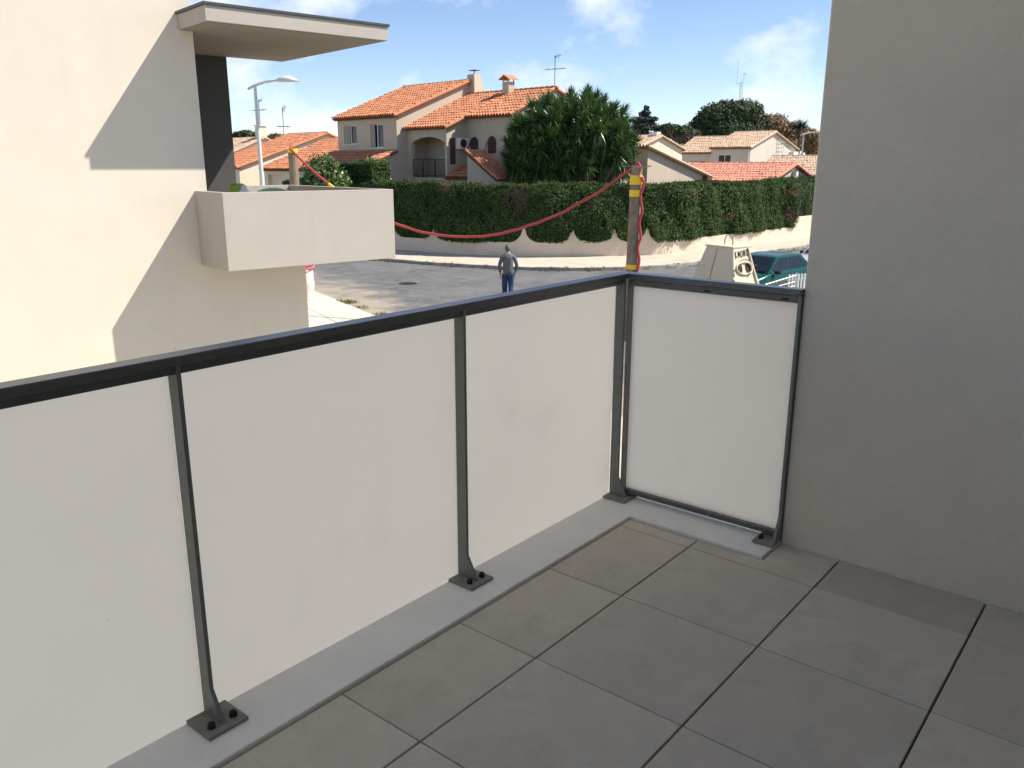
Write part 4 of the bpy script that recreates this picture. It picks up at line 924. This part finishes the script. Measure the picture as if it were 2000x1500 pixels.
# graffiti strokes (y, z) in the face plane
def stroke(pts, name='graffiti', r_=.0065):
    MB().tube([face_x(a, b, .006) for a, b in pts], r_, 4).build(name, 'ink', bk_)
def letters(y0, z0, w, h, text):
    G = {'B': [[(0, 0), (.05, 1)], [(.05, 1), (.6, .85), (.1, .55), (.7, .25), (0, 0)]], 'M': [[(0, 0), (.15, 1), (.4, .3), (.7, 1), (.8, 0)]], 'O': [[(.4+.36*math.cos(t), .5+.5*math.sin(t)) for t in np.linspace(0, 6.3, 11)]],
         'N': [[(0, 0), (.1, 1), (.6, .05), (.7, 1)]], 'T': [[(0, 1), (.8, .9)], [(.4, .95), (.35, 0)]], 'D': [[(.1, 0), (.1, 1), (.7, .5), (.1, 0)]]}
    for i, c_ in enumerate(text):
        for st in G[c_]: stroke([(y0+(i+q[0]*.85)*w, z0+q[1]*h+.012*i) for q in st])
letters(-.32, HB-.27, .108, .17, 'BMONO')
stroke([(-.20+.42*k/8, HB-.35+.04*math.sin(math.pi*k/8)) for k in range(9)])
for i, c_ in enumerate('TDM'):
    letters(-.52-.03*i, HB-.72-.24*i, .17, .17, c_)
for k in range(3): stroke([(.42+.09*math.cos(t), HB-.55-.25*k+.08*math.sin(t)) for t in np.linspace(.5, 5.6, 9)], 'graffiti', .006)

# ---- cars
def car(lab, paint, loc, rz, Lc=3.7):
    o = thing('car', lab, 'car', loc, rz); k = Lc/3.7
    st = [(-1.85, .40, .62, .60), (-1.80, .30, .68, .70), (-1.60, .22, .76, .77), (-1.2, .20, .84, .80), (-.95, .20, .90, .81), (-.3, .20, .925, .815), (.8, .20, .94, .815), (1.4, .22, .95, .80), (1.72, .28, .95, .76), (1.84, .38, .90, .70), (1.86, .45, .80, .66)]
    rows = []
    for y, zb, zt, w in st: rows.append([(sx*ww, y*k, zz) for sx, ww, zz in ((-1, w*.9, zb), (-1, w, zb+.12), (-1, w*1.01, (zb+zt)/2), (-1, w*.97, zt-.07), (-1, w*.88, zt), (0, 0, zt+.03), (1, w*.88, zt), (1, w*.97, zt-.07), (1, w*1.01, (zb+zt)/2), (1, w, zb+.12), (1, w*.9, zb), (0, 0, zb), (-1, w*.9, zb))])
    b = MB().grid(rows); n = 13; b.f.append(tuple(range(n-1))); b.f.append(tuple(range((len(st)-1)*n+n-2, (len(st)-1)*n-1, -1)))
    bd = b.build('body', paint, o, smooth=True)
    # greenhouse
    zb, zt = .90, 1.36; bf, br, tf, tr_ = -.98*k, 1.62*k, -.28*k, 1.12*k; wb, wt = .735, .56
    Bq = lambda sx: [(sx*wb, bf, zb), (sx*wb, br, zb+.02), (sx*wt, tr_, zt-.01), (sx*wt, tf, zt-.015)]
    g = MB(); rws = []
    for y, zz, w in ((bf, zb, wb), (tf-.02, zt-.03, wt+.015), (tf+.12, zt, wt), ((tf+tr_)/2, zt+.025, wt+.005), (tr_-.1, zt, wt), (tr_+.03, zt-.03, wt+.01), (br, zb+.02, wb)):
        rws.append([(x*w, y, zz+(.02*(1-x*x))*(zz > 1.2)) for x in (-1, -.8, -.4, 0, .4, .8, 1)])
    g.grid(rws)
    for sx in (-1, 1): q = [(sx*w, y, zz) for y, zz, w in ((bf, zb, wb), (tf-.02, zt-.03, wt+.015), (tf+.12, zt, wt), ((tf+tr_)/2, zt+.025, wt+.005), (tr_-.1, zt, wt), (tr_+.03, zt-.03, wt+.01), (br, zb+.02, wb))]; g.add(q, [tuple(range(7)) if sx > 0 else tuple(range(6, -1, -1))])
    g.build('roof', paint, o, smooth=False)
    def side(sx, u, v):      # u along 0..1, v up 0..1
        a, b_, c_, d = [Vector(q) for q in Bq(sx)]; p = a.lerp(b_, u).lerp(d.lerp(c_, u), v); return p+Vector((sx*.010, 0, .004))
    for sx in (-1, 1):
        for nm, pg in (('side_window', [(.10, .10), (.455, .10), (.445, .88), (.22-.08, .88), (.03, .30)]), ('side_window', [(.49, .10), (.80, .10), (.80, .88), (.48, .88)]), ('side_window', [(.825, .10), (.97, .14), (.90, .80), (.825, .88)])):
            q = [side(sx, *t) for t in pg]; MB().add(q, [tuple(range(len(q))) if sx > 0 else tuple(range(len(q)-1, -1, -1))]).build(nm, 'glass', o)
        MB().add([Vector((sx*.80, -.62*k, .86)), Vector((sx*.96, -.60*k, .87)), Vector((sx*.97, -.62*k, 1.0)), Vector((sx*.80, -.64*k, .98)), Vector((sx*.80, -.75*k, .88)), Vector((sx*.94, -.72*k, .88)), Vector((sx*.94, -.72*k, .98)), Vector((sx*.80, -.75*k, .97))], [(0, 1, 2, 3), (7, 6, 5, 4), (0, 4, 5, 1), (1, 5, 6, 2), (2, 6, 7, 3), (3, 7, 4, 0)]).build('mirror', 'rubber', o, bevel=.02)
        for yy in (.12, 1.0): MB().box(sx*.815-.012, sx*.815+.012, yy*k, yy*k+.15, .76, .785).build('door_handle', 'rubber', o)
        for yy in (.21, 1.13): MB().box(sx*.8185-.004, sx*.8185+.004, yy*k+.18-.18, yy*k+.006, .30, .90).build('door_seam', 'rubber', o)
    e = .012
    MB().add([(-wb*.9, bf+.03-e, zb+.06), (wb*.9, bf+.03-e, zb+.06), (wt*.92, tf-.045-e, zt-.035), (-wt*.92, tf-.045-e, zt-.035)], [(0, 1, 2, 3)]).build('windscreen', 'glass', o)
    MB().add([(-wb*.9, br-.03+e, zb+.08), (wb*.9, br-.03+e, zb+.08), (wt*.92, tr_+.05+e, zt-.05), (-wt*.92, tr_+.05+e, zt-.05)], [(3, 2, 1, 0)]).build('rear_window', 'glass', o)
    for sx in (-1, 1):
        MB().box(sx*.48-.15, sx*.48+.15, -1.86*k, -1.79*k, .50, .64).build('headlight', 'chrome', o, bevel=.02)
        for yy in (-1.18, 1.16):
            wl_ = MB(); wl_.v = []; m2 = MB().lathe([(.18, -.085), (.26, -.09), (.285, -.06), (.285, .06), (.26, .09), (.18, .085)], 20)
            m2.v = [(v[2]+sx*.73, v[0]+yy*k, v[1]+.285) for v in m2.v]; w_ = m2.build('wheel', 'rubber', o, smooth=True)
            m3 = MB().lathe([(.175, -.088), (.175, .088)], 16); m3.v = [(v[2]+sx*.735, v[0]+yy*k, v[1]+.285) for v in m3.v]; m3.build('rim', 'chrome', w_)
    return o
car('dark green hatchback parked behind the bottle bank', 'green_car', (-10.55, 25.55, ZG), R(-9), 3.7)
car('pale silver car parked beyond the green hatchback', 'white_car', (-10.6, 32.0, ZG), R(-4), 3.9)
# ---- white wire trolley bay panel by the cars
tb = dep(1530, 550, 22.5); tr = thing('shopping_trolley', 'white wire shopping trolley frame in front of the green car', 'trolley', (tb.x, tb.y, ZG), R(64))
zt_ = lambda py, D=22.5: CH-(py-322)*D/1617-ZG
Hh = 1.20
mb = MB().tube([(-.62, 0, Hh-.20), (.45, 0, Hh)], .017, 5).tube([(-.62, 0, Hh-.62), (.45, 0, Hh-.55)], .017, 5).tube([(-.62, 0, .1), (-.62, 0, Hh-.20)], .017, 5).tube([(.45, 0, .1), (.45, 0, Hh+.06)], .02, 5)
for k in range(3): mb.tube([(-.62, 0, Hh-.34-.1*k), (.45, 0, Hh-.17-.12*k)], .009, 4)
mb.build('frame', 'galv', tr)
mb = MB()
for k in range(22): x = -.58+k*.048; t = (x+.62)/1.07; mb.tube([(x, 0, Hh-.62+.07*t), (x, 0, Hh-.2+.2*t)], .006, 4, False)
mb.build('basket_wires', 'galv', tr, kind='stuff')
for x in (-.5, .4): MB().tube([(x, -.05, .06), (x, .05, .06)], .06, 10).build('wheel', 'rubber', tr)
pbz = dep(1562, 548, 23.2); bz = thing('bar_fence', 'short white fence of upright slats beside the green car', 'fence', (pbz.x, pbz.y, ZG), R(66))
for k in range(9): MB().box(-.42+k*.115, -.42+k*.115+.045, -.015, .015, .02, 1.17).build('slat', 'white', bz)
MB().box(-.45, .6, .016, .04, 1.0, 1.05).build('fence_rail', 'white', bz); MB().box(-.45, .6, .016, .04, .25, .30).build('fence_rail', 'white', bz)

# ================================================================== PERSON seen from behind
pf = onz(992, 590, ZG); HEAD = math.atan2(fw.y, fw.x)-math.pi/2+R(4)
pe_ = thing('person', 'man in grey shirt and blue jeans walking away across the road', 'person', (pf.x, pf.y, ZG), HEAD)
def skin(name, m, verts, edges, radii, root=0, sub=2):
    bm = bmesh.new(); lay = bm.verts.layers.skin.verify(); vs_ = []
    for i, v in enumerate(verts):
        q = bm.verts.new(v); rr = radii[i]; q[lay].radius = rr if isinstance(rr, tuple) else (rr, rr); q[lay].use_root = (i == root); vs_.append(q)
    for a, b in edges: bm.edges.new((vs_[a], vs_[b]))
    me = bpy.data.meshes.new(name); bm.to_mesh(me); bm.free()
    o = finish(me, name, m, pe_); s = o.modifiers.new('skin', 'SKIN'); s.use_smooth_shade = True
    sb = o.modifiers.new('sub', 'SUBSURF'); sb.levels = sub; sb.render_levels = sub; return o
# local: +y forward (away from the camera), x right
V = [(0, 0, .92), (0, -.01, 1.10), (0, -.02, 1.30), (0, -.005, 1.44), (0, .02, 1.53), (0, .055, 1.62), (0, .06, 1.70),
     (-.17, -.02, 1.40), (-.255, -.05, 1.14), (-.232, .04, .92), (-.225, .07, .84), (.17, -.02, 1.40), (.265, .0, 1.14), (.24, .13, .94), (.228, .17, .86),
     (-.095, 0, .88), (-.095, .11, .50), (-.09, .13, .10), (.095, 0, .88), (.095, .02, .50), (.085, -.20, .14)]
E = [(0, 1), (1, 2), (2, 3), (3, 4), (4, 5), (5, 6), (3, 7), (7, 8), (8, 9), (9, 10), (3, 11), (11, 12), (12, 13), (13, 14), (0, 15), (15, 16), (16, 17), (0, 18), (18, 19), (19, 20)]
RD = [(.12, .09), (.12, .09), (.14, .10), (.08, .07), .052, (.075, .088), (.07, .08), .05, .042, .034, .03, .05, .042, .034, .03, .075, .055, .042, .075, .055, .042]
skin('body', 'skin', V, E, RD)
skin('shirt', 'shirt', [(0, 0, .80), (0, -.01, 1.06), (0, -.025, 1.30), (0, -.01, 1.43), (0, .012, 1.485), (-.185, -.02, 1.38), (-.262, -.05, 1.13), (-.236, .03, .92), (.185, -.02, 1.39), (.275, .0, 1.14), (.245, .12, .94)],
     [(0, 1), (1, 2), (2, 3), (3, 4), (3, 5), (5, 6), (6, 7), (3, 8), (8, 9), (9, 10)], [(.175, .125), (.165, .12), (.185, .13), (.12, .09), (.07, .07), .075, .062, .05, .075, .062, .05])
skin('jeans', 'jeans', [(0, 0, .96), (-.09, 0, .84), (-.095, .11, .50), (-.09, .13, .08), (.09, 0, .84), (.095, .02, .50), (.085, -.20, .13)], [(0, 1), (1, 2), (2, 3), (0, 4), (4, 5), (5, 6)], [(.15, .115), .115, .09, .075, .115, .09, .075])
hr = MB(); rows = []
for i in range(8):
    t = i/7; zz = 1.565+t*.20; w = math.sqrt(max(.02, 1-((t-.42)/.62)**2)); rows.append([(math.cos(a)*.092*w, .05+math.sin(a)*.108*w-(.02*(1-t)), zz) for a in np.linspace(0, 2*math.pi, 17)])
hr.grid(rows); hr.f.append(tuple(7*17+k for k in range(16)))
rows = [[q for q in rw] for rw in rows]
hr.build('hair', 'hair', pe_, smooth=True)
for sx, yy, zs in ((-1, .13, 0), (1, -.20, .05)): MB().add([(sx*.09+a, yy+b, c_+(zs if b < 0 else zs*.1)) for a, b, c_ in ((-.045, -.08, 0), (.045, -.08, 0), (.05, .19, 0), (-.05, .19, 0), (-.04, -.07, .09), (.04, -.07, .09), (.035, .17, .045), (-.035, .17, .045))], [(0, 3, 2, 1), (4, 5, 6, 7), (0, 1, 5, 4), (1, 2, 6, 5), (2, 3, 7, 6), (3, 0, 4, 7)]).build('shoe', 'shoe', pe_, bevel=.02)
for sx, yy, zz in ((-1, .08, .79), (1, .18, .81)):
    x = -.223 if sx < 0 else .226
    h = MB().box(x-.018, x+.018, yy-.04, yy+.04, zz-.045, zz+.055)
    hd = h.build('hand', 'skin', pe_, bevel=.012)
    for k in range(4): f = MB().tube([(x, yy-.03+k*.02, zz-.04), (x+.004*sx, yy-.028+k*.021, zz-.075-.008*(k in (1, 2))), (x-.012*sx, yy-.02+k*.02, zz-.10-.008*(k in (1, 2)))], [.010, .009, .007], 6).build('finger', 'skin', hd)
    MB().tube([(x-.012*sx, yy+.035, zz+.02), (x-.02*sx, yy+.06, zz-.015), (x-.022*sx, yy+.06, zz-.04)], [.012, .010, .008], 6).build('thumb', 'skin', hd)
